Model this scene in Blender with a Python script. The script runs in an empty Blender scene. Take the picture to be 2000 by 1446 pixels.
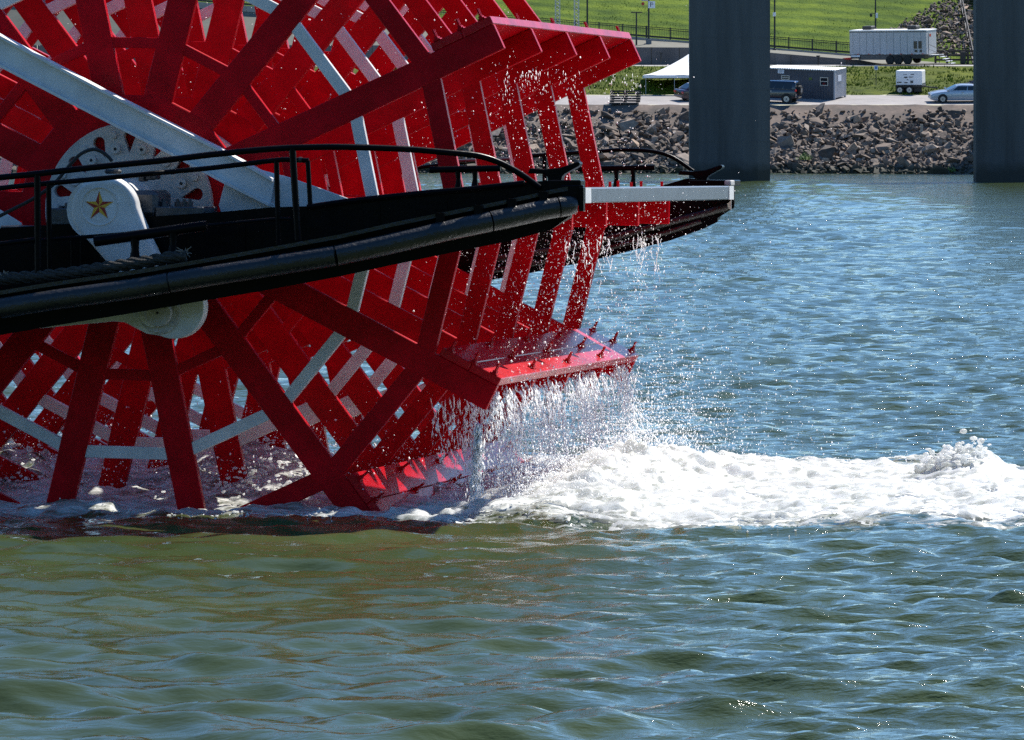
import bpy, bmesh, math, random
import numpy as np
from mathutils import Vector, Matrix, Quaternion

random.seed(7); rng = np.random.default_rng(7)
scene = bpy.context.scene
COL = scene.collection
R = math.radians

# ------------------------------------------------------------------ camera, sky, sun, exposure
F, HOR, PX0, EYE = 12000.0, 232.0, 1000.0, 4.4
cam_d = bpy.data.cameras.new('camera'); cam = bpy.data.objects.new('camera', cam_d); COL.objects.link(cam)
cam.location = (0, 0, EYE); cam.rotation_euler = (R(90), 0, 0)
cam_d.sensor_width = 36.0; cam_d.lens = 216.0; cam_d.shift_y = -(723 - HOR) / 2000.0
cam_d.clip_start = 1.0; cam_d.clip_end = 8000.0
scene.camera = cam

SUN = Vector((0.39, 0.56, 0.83)).normalized()
sun_el = math.asin(SUN.z); sun_az = math.atan2(SUN.x, SUN.y)
world = bpy.data.worlds.new('World'); scene.world = world; world.use_nodes = True
wn = world.node_tree.nodes; wl = world.node_tree.links
bg = wn['Background']; sky = wn.new('ShaderNodeTexSky'); sky.sky_type = 'NISHITA'; sky.sun_disc = False
sky.sun_elevation = sun_el; sky.sun_rotation = sun_az
sky.air_density = 0.9; sky.dust_density = 0.15; sky.ozone_density = 4.0; sky.altitude = 300
hs = wn.new('ShaderNodeHueSaturation'); hs.inputs['Saturation'].default_value = 1.2; wl.new(sky.outputs[0], hs.inputs['Color'])
wl.new(hs.outputs[0], bg.inputs[0]); bg.inputs[1].default_value = 0.115
sl = bpy.data.lights.new('sun', 'SUN'); sl.energy = 5.0; sl.angle = R(0.55); sl.color = (1.0, 0.95, 0.87)
so = bpy.data.objects.new('sun', sl); COL.objects.link(so); so.location = (20, 30, 60)
so.rotation_euler = SUN.to_track_quat('Z', 'Y').to_euler()
scene.view_settings.view_transform = 'Standard'; scene.view_settings.look = 'None'
scene.view_settings.exposure = 0.72; scene.view_settings.gamma = 1.0
scene.view_settings.use_curve_mapping = False
scene.cycles.use_denoising = False

# ------------------------------------------------------------------ materials
def mat(name, col, rough=0.5, metal=0.0, var=0.0, vscale=3.0, bump=0.0, bscale=20.0, col2=None, stretch=(1, 1, 1), spec=0.5, coat=0.0, rvar=0.0):
    m = bpy.data.materials.new(name); m.use_nodes = True
    nt = m.node_tree; n = nt.nodes; l = nt.links; b = n['Principled BSDF']
    b.inputs['Base Color'].default_value = (*col, 1); b.inputs['Roughness'].default_value = rough
    b.inputs['Metallic'].default_value = metal; b.inputs['Specular IOR Level'].default_value = spec
    if coat: b.inputs['Coat Weight'].default_value = coat; b.inputs['Coat Roughness'].default_value = 0.08
    tc = n.new('ShaderNodeTexCoord'); mp = n.new('ShaderNodeMapping'); mp.inputs['Scale'].default_value = stretch
    l.new(tc.outputs['Object'], mp.inputs[0])
    if var or col2 or rvar:
        t = n.new('ShaderNodeTexNoise'); t.inputs['Scale'].default_value = vscale; t.inputs['Detail'].default_value = 7
        t.inputs['Roughness'].default_value = 0.65; l.new(mp.outputs[0], t.inputs[0])
        r = n.new('ShaderNodeValToRGB'); c2 = col2 or tuple(c * (1 - var) for c in col)
        r.color_ramp.elements[0].position = 0.36; r.color_ramp.elements[1].position = 0.64
        r.color_ramp.elements[0].color = (*c2, 1); r.color_ramp.elements[1].color = (*[min(1, c * (1 + var * .4)) for c in col], 1)
        l.new(t.outputs[0], r.inputs[0]); l.new(r.outputs[0], b.inputs['Base Color'])
        if rvar:
            mr = n.new('ShaderNodeMapRange'); mr.inputs[3].default_value = rough - rvar; mr.inputs[4].default_value = rough + rvar
            l.new(t.outputs[0], mr.inputs[0]); l.new(mr.outputs[0], b.inputs['Roughness'])
    if bump:
        t2 = n.new('ShaderNodeTexNoise'); t2.inputs['Scale'].default_value = bscale; t2.inputs['Detail'].default_value = 5
        l.new(mp.outputs[0], t2.inputs[0]); bp = n.new('ShaderNodeBump'); bp.inputs['Strength'].default_value = bump
        bp.inputs['Distance'].default_value = 0.02
        l.new(t2.outputs[0], bp.inputs['Height']); l.new(bp.outputs[0], b.inputs['Normal'])
    return m

M = {}
M['red'] = mat('red_paint', (0.50, 0.0008, 0.008), 0.36, var=0.34, vscale=1.6, bump=0.12, bscale=9, rvar=0.1, spec=0.1)
M['redwet'] = mat('wet_red_paint', (0.50, 0.0015, 0.010), 0.28, var=0.3, vscale=2.0, bump=0.14, bscale=14, spec=0.2)
M['white'] = mat('white_paint', (0.70, 0.685, 0.665), 0.45, var=0.16, vscale=2.5, bump=0.1, bscale=12)
M['flange'] = mat('cream_flange_paint', (0.52, 0.49, 0.46), 0.6, var=0.22, vscale=4, bump=0.35, bscale=18)
M['greyblue'] = mat('grey_paint', (0.105, 0.125, 0.15), 0.4, var=0.18, vscale=5, bump=0.08)
M['black'] = mat('black_paint', (0.0025, 0.0026, 0.0036), 0.32, var=0.3, vscale=5, bump=0.18, bscale=12, rvar=0.08, spec=0.07)
M['fender'] = mat('worn_black_fender', (0.008, 0.008, 0.0095), 0.33, col2=(0.020, 0.019, 0.017), vscale=1.8, bump=0.5, bscale=22, rvar=0.12)
M['steel'] = mat('dark_steel', (0.07, 0.075, 0.085), 0.4, metal=0.3, var=0.3, vscale=8, bump=0.2)
M['rope'] = mat('dark_rope', (0.018, 0.017, 0.015), 0.95, col2=(0.05, 0.046, 0.04), vscale=30, bump=1.0, bscale=70)
M['yellow'] = mat('yellow_star_paint', (0.70, 0.40, 0.03), 0.4)
M['starred'] = mat('red_star_paint', (0.33, 0.012, 0.012), 0.4)
M['rubber'] = mat('black_rubber', (0.012, 0.012, 0.012), 0.7)
M['concrete'] = mat('pier_concrete', (0.078, 0.081, 0.084), 0.85, var=0.35, vscale=0.5, bump=0.4, bscale=3, stretch=(1.2, 1.2, 0.12))
def tide(m):
    n = m.node_tree.nodes; l = m.node_tree.links; b = n['Principled BSDF']; src = b.inputs['Base Color'].links[0].from_socket
    tc = n.new('ShaderNodeTexCoord'); sx = n.new('ShaderNodeSeparateXYZ'); l.new(tc.outputs['Object'], sx.inputs[0]); t = n.new('ShaderNodeTexNoise'); t.inputs['Scale'].default_value = 1.2; t.inputs['Detail'].default_value = 6; l.new(tc.outputs['Object'], t.inputs[0])
    a = n.new('ShaderNodeMath'); a.operation = 'MULTIPLY_ADD'; a.inputs[1].default_value = -1.2; l.new(t.outputs[0], a.inputs[0]); l.new(sx.outputs[2], a.inputs[2])
    mr = n.new('ShaderNodeMapRange'); mr.inputs[1].default_value = .1; mr.inputs[2].default_value = .9; l.new(a.outputs[0], mr.inputs[0])
    mx = n.new('ShaderNodeMix'); mx.data_type = 'RGBA'; l.new(mr.outputs[0], mx.inputs[0]); mx.inputs[6].default_value = (.028, .030, .026, 1); l.new(src, mx.inputs[7]); l.new(mx.outputs[2], b.inputs['Base Color'])
tide(M['concrete'])
M['wall'] = mat('grey_wall_concrete', (0.115, 0.108, 0.11), 0.9, var=0.3, vscale=0.8, bump=0.3, bscale=4, stretch=(1, 1, 0.4))
M['pave'] = mat('pale_paving', (0.30, 0.29, 0.27), 0.9, var=0.2, vscale=0.9, bump=0.3, bscale=6)
M['road'] = mat('road_concrete', (0.28, 0.26, 0.25), 0.9, var=0.22, vscale=0.35, bump=0.3, bscale=5)
M['ramp'] = mat('ramp_paving', (0.145, 0.14, 0.11), 0.9, var=0.2, vscale=0.7, bump=0.3, bscale=5)
M['iron'] = mat('black_iron', (0.014, 0.015, 0.016), 0.5)
M['navy'] = mat('container_paint', (0.068, 0.075, 0.095), 0.5, var=0.2, vscale=0.8, bump=0.15, bscale=4)
M['roofwhite'] = mat('white_roof', (0.80, 0.80, 0.78), 0.5, var=0.12, vscale=1.0)
M['trailer'] = mat('white_trailer_panel', (0.46, 0.465, 0.49), 0.4, var=0.10, vscale=0.7)
M['genset'] = mat('white_steel_panel', (0.82, 0.82, 0.83), 0.4, var=0.06, vscale=1.5)
M['glass'] = mat('dark_glass', (0.012, 0.016, 0.022), 0.06)
M['frame'] = mat('pale_window_frame', (0.55, 0.50, 0.42), 0.6)
M['chrome'] = mat('wheel_rim', (0.42, 0.42, 0.43), 0.35, metal=0.6)
M['suv'] = mat('dark_blue_car_paint', (0.008, 0.012, 0.028), 0.18, coat=0.6)
M['silver'] = mat('silver_car_paint', (0.36, 0.41, 0.48), 0.28, metal=0.35, coat=0.5)
M['darkcar'] = mat('dark_red_car_paint', (0.035, 0.012, 0.022), 0.2, coat=0.6)
M['tail'] = mat('red_lens', (0.45, 0.02, 0.02), 0.2)
M['lens'] = mat('clear_lens', (0.65, 0.68, 0.7), 0.12)
M['canvas'] = mat('white_canvas', (0.83, 0.83, 0.84), 0.7, var=0.07, vscale=1.2, bump=0.3, bscale=2)
M['timber'] = mat('dark_timber', (0.05, 0.043, 0.038), 0.85, var=0.4, vscale=2, stretch=(0.4, 3, 3), bump=0.4)
M['palewood'] = mat('pale_timber', (0.40, 0.33, 0.26), 0.85, var=0.3, vscale=2)
M['sign'] = mat('white_sign', (0.72, 0.74, 0.78), 0.5)
M['signblue'] = mat('blue_sign', (0.12, 0.22, 0.5), 0.5)
M['print'] = mat('dark_print', (0.03, 0.03, 0.05), 0.6)
M['leaf'] = mat('leaf_green', (0.13, 0.20, 0.03), 0.7, var=0.4, vscale=4)
M['truss'] = mat('galvanised_mast', (0.42, 0.44, 0.46), 0.5, metal=0.3)
M['dirt'] = mat('bank_dirt', (0.17, 0.125, 0.10), 0.95, col2=(0.08, 0.066, 0.056), vscale=0.8, bump=0.9, bscale=5)

def rock_mat():
    m = bpy.data.materials.new('riprap_stone'); m.use_nodes = True; n = m.node_tree.nodes; l = m.node_tree.links; b = n['Principled BSDF']
    b.inputs['Roughness'].default_value = 0.92
    oi = n.new('ShaderNodeObjectInfo'); ge = n.new('ShaderNodeNewGeometry'); tc = n.new('ShaderNodeTexCoord')
    ad = n.new('ShaderNodeMath'); ad.operation = 'ADD'; l.new(oi.outputs['Random'], ad.inputs[0]); l.new(ge.outputs['Random Per Island'], ad.inputs[1])
    fr = n.new('ShaderNodeMath'); fr.operation = 'FRACT'; l.new(ad.outputs[0], fr.inputs[0])
    r = n.new('ShaderNodeValToRGB'); e = r.color_ramp.elements
    e[0].color = (0.08, 0.062, 0.05, 1); e[1].color = (0.38, 0.27, 0.19, 1); x = e.new(0.5); x.color = (0.18, 0.135, 0.105, 1); x = e.new(0.85); x.color = (0.24, 0.20, 0.17, 1)
    l.new(fr.outputs[0], r.inputs[0])
    t = n.new('ShaderNodeTexNoise'); t.inputs['Scale'].default_value = 3; t.inputs['Detail'].default_value = 8; l.new(tc.outputs['Object'], t.inputs[0])
    mx = n.new('ShaderNodeMix'); mx.data_type = 'RGBA'; mx.blend_type = 'MULTIPLY'; mx.inputs[0].default_value = 0.7
    l.new(r.outputs[0], mx.inputs[6]); rr = n.new('ShaderNodeValToRGB'); rr.color_ramp.elements[0].color = (.4, .4, .4, 1); rr.color_ramp.elements[1].color = (1.25, 1.2, 1.15, 1)
    rr.color_ramp.elements[0].position = .3; rr.color_ramp.elements[1].position = .7
    l.new(t.outputs[0], rr.inputs[0]); l.new(rr.outputs[0], mx.inputs[7])
    sz = n.new('ShaderNodeSeparateXYZ'); l.new(ge.outputs['Position'], sz.inputs[0]); wz = n.new('ShaderNodeMapRange'); wz.inputs[1].default_value = .35; wz.inputs[2].default_value = .95; l.new(sz.outputs[2], wz.inputs[0])   # wet, weedy band at the waterline
    wx = n.new('ShaderNodeMix'); wx.data_type = 'RGBA'; l.new(wz.outputs[0], wx.inputs[0]); wx.inputs[6].default_value = (.035, .036, .024, 1); l.new(mx.outputs[2], wx.inputs[7]); l.new(wx.outputs[2], b.inputs['Base Color'])
    bp = n.new('ShaderNodeBump'); bp.inputs['Strength'].default_value = .6; bp.inputs['Distance'].default_value = .05
    l.new(t.outputs[0], bp.inputs['Height']); l.new(bp.outputs[0], b.inputs['Normal'])
    return m
M['rock'] = rock_mat()

def grass_mat(name, c1, c2, stripes=False):
    m = bpy.data.materials.new(name); m.use_nodes = True; n = m.node_tree.nodes; l = m.node_tree.links; b = n['Principled BSDF']
    b.inputs['Roughness'].default_value = 0.9; b.inputs['Specular IOR Level'].default_value = 0.1
    tc = n.new('ShaderNodeTexCoord')
    t = n.new('ShaderNodeTexNoise'); t.inputs['Scale'].default_value = 1.3; t.inputs['Detail'].default_value = 10; t.inputs['Roughness'].default_value = .75
    mp = n.new('ShaderNodeMapping'); mp.inputs['Scale'].default_value = (0.5, 1.4, 1.4); l.new(tc.outputs['Object'], mp.inputs[0]); l.new(mp.outputs[0], t.inputs[0])
    r = n.new('ShaderNodeValToRGB'); r.color_ramp.elements[0].position = .36; r.color_ramp.elements[1].position = .66
    r.color_ramp.elements[0].color = (*c2, 1); r.color_ramp.elements[1].color = (*c1, 1)
    if stripes:      # mower stripes: alternate passes, wavering a little
        sx = n.new('ShaderNodeSeparateXYZ'); l.new(tc.outputs['Object'], sx.inputs[0])
        tw = n.new('ShaderNodeTexNoise'); tw.inputs['Scale'].default_value = .12; tw.inputs['Detail'].default_value = 3; l.new(tc.outputs['Object'], tw.inputs[0])
        a = n.new('ShaderNodeMath'); a.operation = 'MULTIPLY_ADD'; a.inputs[1].default_value = 3.0; l.new(tw.outputs[0], a.inputs[0]); l.new(sx.outputs[1], a.inputs[2])
        s = n.new('ShaderNodeMath'); s.operation = 'MULTIPLY'; s.inputs[1].default_value = 3.0; l.new(a.outputs[0], s.inputs[0])
        sn = n.new('ShaderNodeMath'); sn.operation = 'SINE'; l.new(s.outputs[0], sn.inputs[0])
        ma = n.new('ShaderNodeMath'); ma.operation = 'MULTIPLY_ADD'; ma.inputs[1].default_value = .11; l.new(sn.outputs[0], ma.inputs[0]); l.new(t.outputs[0], ma.inputs[2])
        l.new(ma.outputs[0], r.inputs[0])
    else: l.new(t.outputs[0], r.inputs[0])
    pn = n.new('ShaderNodeTexNoise'); pn.inputs['Scale'].default_value = .22; pn.inputs['Detail'].default_value = 6; l.new(tc.outputs['Object'], pn.inputs[0])
    pr_ = n.new('ShaderNodeValToRGB'); pr_.color_ramp.elements[0].position = .36; pr_.color_ramp.elements[1].position = .62; pr_.color_ramp.elements[0].color = (.62, .66, .6, 1); pr_.color_ramp.elements[1].color = (1.12, 1.02, 1.15, 1); l.new(pn.outputs[0], pr_.inputs[0])
    pm = n.new('ShaderNodeMix'); pm.data_type = 'RGBA'; pm.blend_type = 'MULTIPLY'; pm.inputs[0].default_value = 1; l.new(r.outputs[0], pm.inputs[6]); l.new(pr_.outputs[0], pm.inputs[7]); l.new(pm.outputs[2], b.inputs['Base Color'])
    bp = n.new('ShaderNodeBump'); bp.inputs['Strength'].default_value = .8; bp.inputs['Distance'].default_value = .12
    t2 = n.new('ShaderNodeTexNoise'); t2.inputs['Scale'].default_value = 6; t2.inputs['Detail'].default_value = 6; l.new(tc.outputs['Object'], t2.inputs[0])
    l.new(t2.outputs[0], bp.inputs['Height']); l.new(bp.outputs[0], b.inputs['Normal'])
    return m
M['lawn'] = grass_mat('mown_lawn', (0.122, 0.185, 0.011), (0.05, 0.10, 0.007), True)
M['rough'] = grass_mat('rough_grass', (0.125, 0.16, 0.012), (0.035, 0.055, 0.006))
M['blade'] = mat('grass_blades', (0.12, 0.178, 0.012), 0.8, var=0.45, vscale=0.8, spec=.1)

def foam_shader(name):
    m = bpy.data.materials.new(name); m.use_nodes = True; n = m.node_tree.nodes; l = m.node_tree.links
    b = n['Principled BSDF']; b.inputs['Base Color'].default_value = (.74, .75, .74, 1); b.inputs['Roughness'].default_value = .45
    b.inputs['Subsurface Weight'].default_value = 1.0; b.inputs['Subsurface Radius'].default_value = (.25, .25, .25); b.inputs['Subsurface Scale'].default_value = .4 if 'foam' in name else .12
    if 'foam' not in name: b.inputs['Base Color'].default_value = (.96, .97, .97, 1); return m
    tc = n.new('ShaderNodeTexCoord'); mp = n.new('ShaderNodeMapping'); mp.inputs['Scale'].default_value = (.9, 2.2, 2.2); mp.inputs['Rotation'].default_value = (0, 0, .2); l.new(tc.outputs['Object'], mp.inputs[0])
    t = n.new('ShaderNodeTexNoise'); t.inputs['Scale'].default_value = 2.6; t.inputs['Detail'].default_value = 9; t.inputs['Roughness'].default_value = .7; t.inputs['Distortion'].default_value = .6; l.new(mp.outputs[0], t.inputs[0])
    r = n.new('ShaderNodeValToRGB'); r.color_ramp.elements[0].position = .38; r.color_ramp.elements[1].position = .54; r.color_ramp.elements[0].color = (.27, .29, .24, 1); r.color_ramp.elements[1].color = (.80, .81, .80, 1)
    l.new(t.outputs[0], r.inputs[0]); l.new(r.outputs[0], b.inputs['Base Color'])
    tr = n.new('ShaderNodeBsdfTranslucent'); tr.inputs[0].default_value = (.9, .91, .9, 1)
    mx = n.new('ShaderNodeMixShader'); mx.inputs[0].default_value = .5; l.new(b.outputs[0], mx.inputs[1]); l.new(tr.outputs[0], mx.inputs[2])
    l.new(mx.outputs[0], n['Material Output'].inputs[0]); return m
M['foam'] = foam_shader('white_foam')
M['drop'] = foam_shader('spray_white')

def water_mat():
    m = bpy.data.materials.new('green_river_water'); m.use_nodes = True; n = m.node_tree.nodes; l = m.node_tree.links; b = n['Principled BSDF']
    b.inputs['Roughness'].default_value = .05; b.inputs['IOR'].default_value = 1.333
    tc = n.new('ShaderNodeTexCoord')
    cn = n.new('ShaderNodeTexNoise'); cn.inputs['Scale'].default_value = .25; cn.inputs['Detail'].default_value = 4; l.new(tc.outputs['Object'], cn.inputs[0])
    r = n.new('ShaderNodeValToRGB'); r.color_ramp.elements[0].color = (.036, .052, .017, 1); r.color_ramp.elements[1].color = (.058, .080, .028, 1)
    r.color_ramp.elements[0].position = .3; r.color_ramp.elements[1].position = .7; l.new(cn.outputs[0], r.inputs[0])
    at = n.new('ShaderNodeAttribute'); at.attribute_name = 'foam'
    # foam lace: mask against two scales of noise
    fn = n.new('ShaderNodeTexNoise'); fn.inputs['Scale'].default_value = 3.2; fn.inputs['Detail'].default_value = 9; fn.inputs['Roughness'].default_value = .68; fn.inputs['Distortion'].default_value = .8
    fm_ = n.new('ShaderNodeMapping'); fm_.inputs['Scale'].default_value = (.7, 1.5, 1); l.new(tc.outputs['Object'], fm_.inputs[0]); l.new(fm_.outputs[0], fn.inputs[0])
    ad = n.new('ShaderNodeMath'); ad.operation = 'ADD'; l.new(at.outputs['Fac'], ad.inputs[0]); l.new(fn.outputs[0], ad.inputs[1])
    fr = n.new('ShaderNodeMapRange'); fr.inputs[1].default_value = .95; fr.inputs[2].default_value = 1.25; l.new(ad.outputs[0], fr.inputs[0])
    mx = n.new('ShaderNodeMix'); mx.data_type = 'RGBA'; l.new(fr.outputs[0], mx.inputs[0]); l.new(r.outputs[0], mx.inputs[6]); mx.inputs[7].default_value = (.69, .70, .68, 1)
    l.new(mx.outputs[2], b.inputs['Base Color'])
    rg = n.new('ShaderNodeMapRange'); rg.inputs[3].default_value = .05; rg.inputs[4].default_value = .6; l.new(fr.outputs[0], rg.inputs[0]); l.new(rg.outputs[0], b.inputs['Roughness'])
    # fine ripples
    def noise(sc, st, det):
        mp = n.new('ShaderNodeMapping'); mp.inputs['Scale'].default_value = st; l.new(tc.outputs['Object'], mp.inputs[0])
        t = n.new('ShaderNodeTexNoise'); t.inputs['Scale'].default_value = sc; t.inputs['Detail'].default_value = det; t.inputs['Roughness'].default_value = .55; l.new(mp.outputs[0], t.inputs[0]); return t
    t1 = noise(7.0, (.5, 1.0, 1), 5); t2 = noise(1.1, (.6, 1, 1), 3)
    b1 = n.new('ShaderNodeBump'); b1.inputs['Strength'].default_value = 1.0; b1.inputs['Distance'].default_value = .042; l.new(t1.outputs[0], b1.inputs['Height'])
    ch = n.new('ShaderNodeAttribute'); ch.attribute_name = 'chop'; l.new(ch.outputs['Fac'], b1.inputs['Strength'])
    b2 = n.new('ShaderNodeBump'); b2.inputs['Strength'].default_value = 1.0; b2.inputs['Distance'].default_value = .035; l.new(t2.outputs[0], b2.inputs['Height']); l.new(ch.outputs['Fac'], b2.inputs['Strength']); l.new(b1.outputs[0], b2.inputs['Normal'])
    l.new(b2.outputs[0], b.inputs['Normal'])
    return m
M['water'] = water_mat()

# ------------------------------------------------------------------ mesh helpers
class MB:
    def __init__(s): s.v = []; s.f = []
    def add(s, vs, fs):
        o = len(s.v); s.v += [tuple(p) for p in vs]; s.f += [tuple(i + o for i in f) for f in fs]; return s
    def box(s, x0, x1, y0, y1, z0, z1):
        vs = [(x0, y0, z0), (x1, y0, z0), (x1, y1, z0), (x0, y1, z0), (x0, y0, z1), (x1, y0, z1), (x1, y1, z1), (x0, y1, z1)]
        return s.add(vs, [(0, 3, 2, 1), (4, 5, 6, 7), (0, 1, 5, 4), (1, 2, 6, 5), (2, 3, 7, 6), (3, 0, 4, 7)])
    def prism(s, poly, y0, y1):                      # poly in (x, z), extruded along y
        k = len(poly); vs = [(x, y0, z) for x, z in poly] + [(x, y1, z) for x, z in poly]
        return s.add(vs, [tuple(range(k)), tuple(range(2 * k - 1, k - 1, -1))] + [(i, i + k, (i + 1) % k + k, (i + 1) % k) for i in range(k)])
    def loft(s, rings, cap=True):
        k = len(rings[0]); vs = [p for r in rings for p in r]; fs = []
        for j in range(len(rings) - 1):
            for i in range(k):
                a = j * k + i; b = j * k + (i + 1) % k; fs.append((a, b, b + k, a + k))
        if cap: fs.append(tuple(range(k - 1, -1, -1))); o = (len(rings) - 1) * k; fs.append(tuple(range(o, o + k)))
        return s.add(vs, fs)
    def tube(s, pts, rad, n=10):
        pts = [Vector(p) for p in pts]; rings = []
        prev = None
        for i, p in enumerate(pts):
            d = (pts[min(i + 1, len(pts) - 1)] - pts[max(i - 1, 0)]).normalized()
            if prev is None:
                u = d.cross(Vector((0, 0, 1)));  u = u if u.length > .05 else d.cross(Vector((1, 0, 0)))
            else: u = prev - d * prev.dot(d)
            u.normalize(); prev = u; w = d.cross(u)
            rr = rad[i] if isinstance(rad, (list, tuple)) else rad
            rings.append([p + (u * math.cos(2 * math.pi * k / n) + w * math.sin(2 * math.pi * k / n)) * rr for k in range(n)])
        return s.loft(rings)
    def bar(s, p, q, w, h):
        p = Vector(p); q = Vector(q); d = (q - p).normalized(); u = d.cross(Vector((0, 0, 1)))
        u = u if u.length > .05 else Vector((1, 0, 0)); u.normalize(); v = u.cross(d)
        r = lambda c: [c + u * (sx * w / 2) + v * (sz * h / 2) for sx, sz in ((-1, -1), (1, -1), (1, 1), (-1, 1))]
        return s.loft([r(p), r(q)])
    def disc(s, c, r, y0, y1, n=24):                  # cylinder along y
        return s.prism([(c[0] + r * math.cos(2 * math.pi * i / n), c[1] + r * math.sin(2 * math.pi * i / n)) for i in range(n)], y0, y1)
    def mesh(s, name, material=None, bevel=0.0, smooth=False, seg=1):
        me = bpy.data.meshes.new(name); me.from_pydata(s.v, [], s.f)
        bm = bmesh.new(); bm.from_mesh(me); bmesh.ops.recalc_face_normals(bm, faces=bm.faces)
        if bevel:
            es = [e for e in bm.edges if len(e.link_faces) == 2 and e.calc_face_angle(0) > .5]
            bmesh.ops.bevel(bm, geom=es, offset=bevel, segments=seg, affect='EDGES', profile=.5, clamp_overlap=True)
        bm.to_mesh(me); bm.free()
        if smooth:
            me.polygons.foreach_set('use_smooth', [True] * len(me.polygons))
            me.set_sharp_from_angle(angle=R(38))
        if material: me.materials.append(material)
        return me
    def obj(s, name, material=None, parent=None, **k):
        return link(name, s.mesh(name, material, **k), parent)

def link(name, me, parent=None):
    o = bpy.data.objects.new(name, me); COL.objects.link(o)
    if parent is not None: o.parent = parent
    return o
def tag(o, label, cat, group=None):
    o['label'] = label; o['category'] = cat
    if group: o['group'] = group
    return o
def thing(name, label, cat, loc=(0, 0, 0), rz=0.0, group=None):
    o = bpy.data.objects.new(name, None); COL.objects.link(o); o.location = loc; o.rotation_euler = (0, 0, rz); o.empty_display_size = .3
    return tag(o, label, cat, group)
def structure(o): o['kind'] = 'structure'; return o
def stuff(o): o['kind'] = 'stuff'; return o
def children(o): return [c for c in o.children]
def copy_tree(o, parent=None):
    c = o.copy(); COL.objects.link(c)
    if parent is not None: c.parent = parent
    for ch in children(o): copy_tree(ch, c)
    return c
def curve_plate(name, outer, holes, half, material, parent):   # a plate in the local x-z plane with real holes
    cu = bpy.data.curves.new(name, 'CURVE'); cu.dimensions = '2D'; cu.fill_mode = 'BOTH'; cu.extrude = half; cu.bevel_depth = .006
    for poly in [outer] + holes:
        sp = cu.splines.new('POLY'); sp.points.add(len(poly) - 1); sp.use_cyclic_u = True
        for i, (x, z) in enumerate(poly): sp.points[i].co = (x, z, 0, 1)
    tmp = bpy.data.objects.new(name + '_tmp', cu); me = bpy.data.meshes.new_from_object(tmp)
    bpy.data.objects.remove(tmp); bpy.data.curves.remove(cu)
    me.transform(Matrix.Rotation(R(90), 4, 'X')); me.materials.clear(); me.materials.append(material); me.name = name
    return link(name, me, parent)

def vnoise(x, y, seed=0):                              # value noise, vectorised
    r = np.random.default_rng(seed).random((64, 64))
    xi = np.floor(x).astype(int); yi = np.floor(y).astype(int); fx = x - xi; fy = y - yi
    fx = fx * fx * (3 - 2 * fx); fy = fy * fy * (3 - 2 * fy)
    g = lambda a, b: r[a % 64, b % 64]
    return (g(xi, yi) * (1 - fx) + g(xi + 1, yi) * fx) * (1 - fy) + (g(xi, yi + 1) * (1 - fx) + g(xi + 1, yi + 1) * fx) * fy
def fbm(x, y, o=4, seed=0):
    s = 0; a = .5; t = 0
    for i in range(o): s = s + a * vnoise(x * 2 ** i + 17 * i, y * 2 ** i + 5 * i, seed + i); t += a; a *= .55
    return s / t - .5
def grid_mesh(name, X, Y, Z, material, attr=None, chop=None):     # 2-D arrays -> one sheet
    ny, nx = X.shape; v = np.stack([X, Y, Z], -1).reshape(-1, 3).astype(np.float32)
    i = np.arange(ny * nx).reshape(ny, nx); q = np.stack([i[:-1, :-1], i[:-1, 1:], i[1:, 1:], i[1:, :-1]], -1).reshape(-1, 4)
    me = bpy.data.meshes.new(name); me.vertices.add(len(v)); me.vertices.foreach_set('co', v.ravel())
    me.loops.add(q.size); me.loops.foreach_set('vertex_index', q.ravel().astype(np.int32))
    me.polygons.add(len(q)); me.polygons.foreach_set('loop_start', np.arange(0, q.size, 4, dtype=np.int32))
    me.polygons.foreach_set('use_smooth', np.ones(len(q), dtype=bool)); me.update(calc_edges=True)
    if attr is not None:
        a = me.attributes.new('foam', 'FLOAT', 'POINT'); a.data.foreach_set('value', attr.ravel().astype(np.float32))
    if chop is not None:
        a = me.attributes.new('chop', 'FLOAT', 'POINT'); a.data.foreach_set('value', chop.ravel().astype(np.float32))
    me.materials.append(material); return me
def tri_soup(name, verts, faces, material):            # numpy triangles -> mesh
    me = bpy.data.meshes.new(name); me.vertices.add(len(verts)); me.vertices.foreach_set('co', verts.astype(np.float32).ravel())
    me.loops.add(faces.size); me.loops.foreach_set('vertex_index', faces.ravel().astype(np.int32))
    me.polygons.add(len(faces)); me.polygons.foreach_set('loop_start', np.arange(0, faces.size, faces.shape[1], dtype=np.int32)); me.update(calc_edges=True)
    me.materials.append(material); return me

# ------------------------------------------------------------------ boat frame: x = towards the stern, y = athwartships away from us, z = up
u_ax = Vector(((3405 - PX0) / F, 1.0, -(321 - HOR) / F)).normalized()
w_ax = Vector((u_ax.y, -u_ax.x, 0)).normalized(); b_ax = w_ax.cross(u_ax).normalized()
D0 = F / 175.0
CEN = Vector(((258 - PX0) / F * D0, D0, EYE - (408 - HOR) / F * D0))
ROT = Matrix((w_ax, u_ax, b_ax)).transposed()
BOAT = Matrix.Translation(CEN) @ ROT.to_4x4()
ROTI = ROT.transposed(); EYEL = ROTI @ (Vector((0, 0, EYE)) - CEN)
def P(px, py, c):                                      # survey point of the photograph at athwartships station c -> boat coordinates
    d = ROTI @ Vector(((px - PX0) / F, 1.0, -(py - HOR) / F)); t = (c - EYEL.y) / d.y
    return EYEL + d * t
def PW(px, py, Y): return Vector(((px - PX0) / F * Y, Y, EYE - (py - HOR) / F * Y))
def Zp(py, Y): return EYE - (py - HOR) / F * Y
WL = -CEN.z                                            # water level in boat coordinates (approx.)

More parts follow.
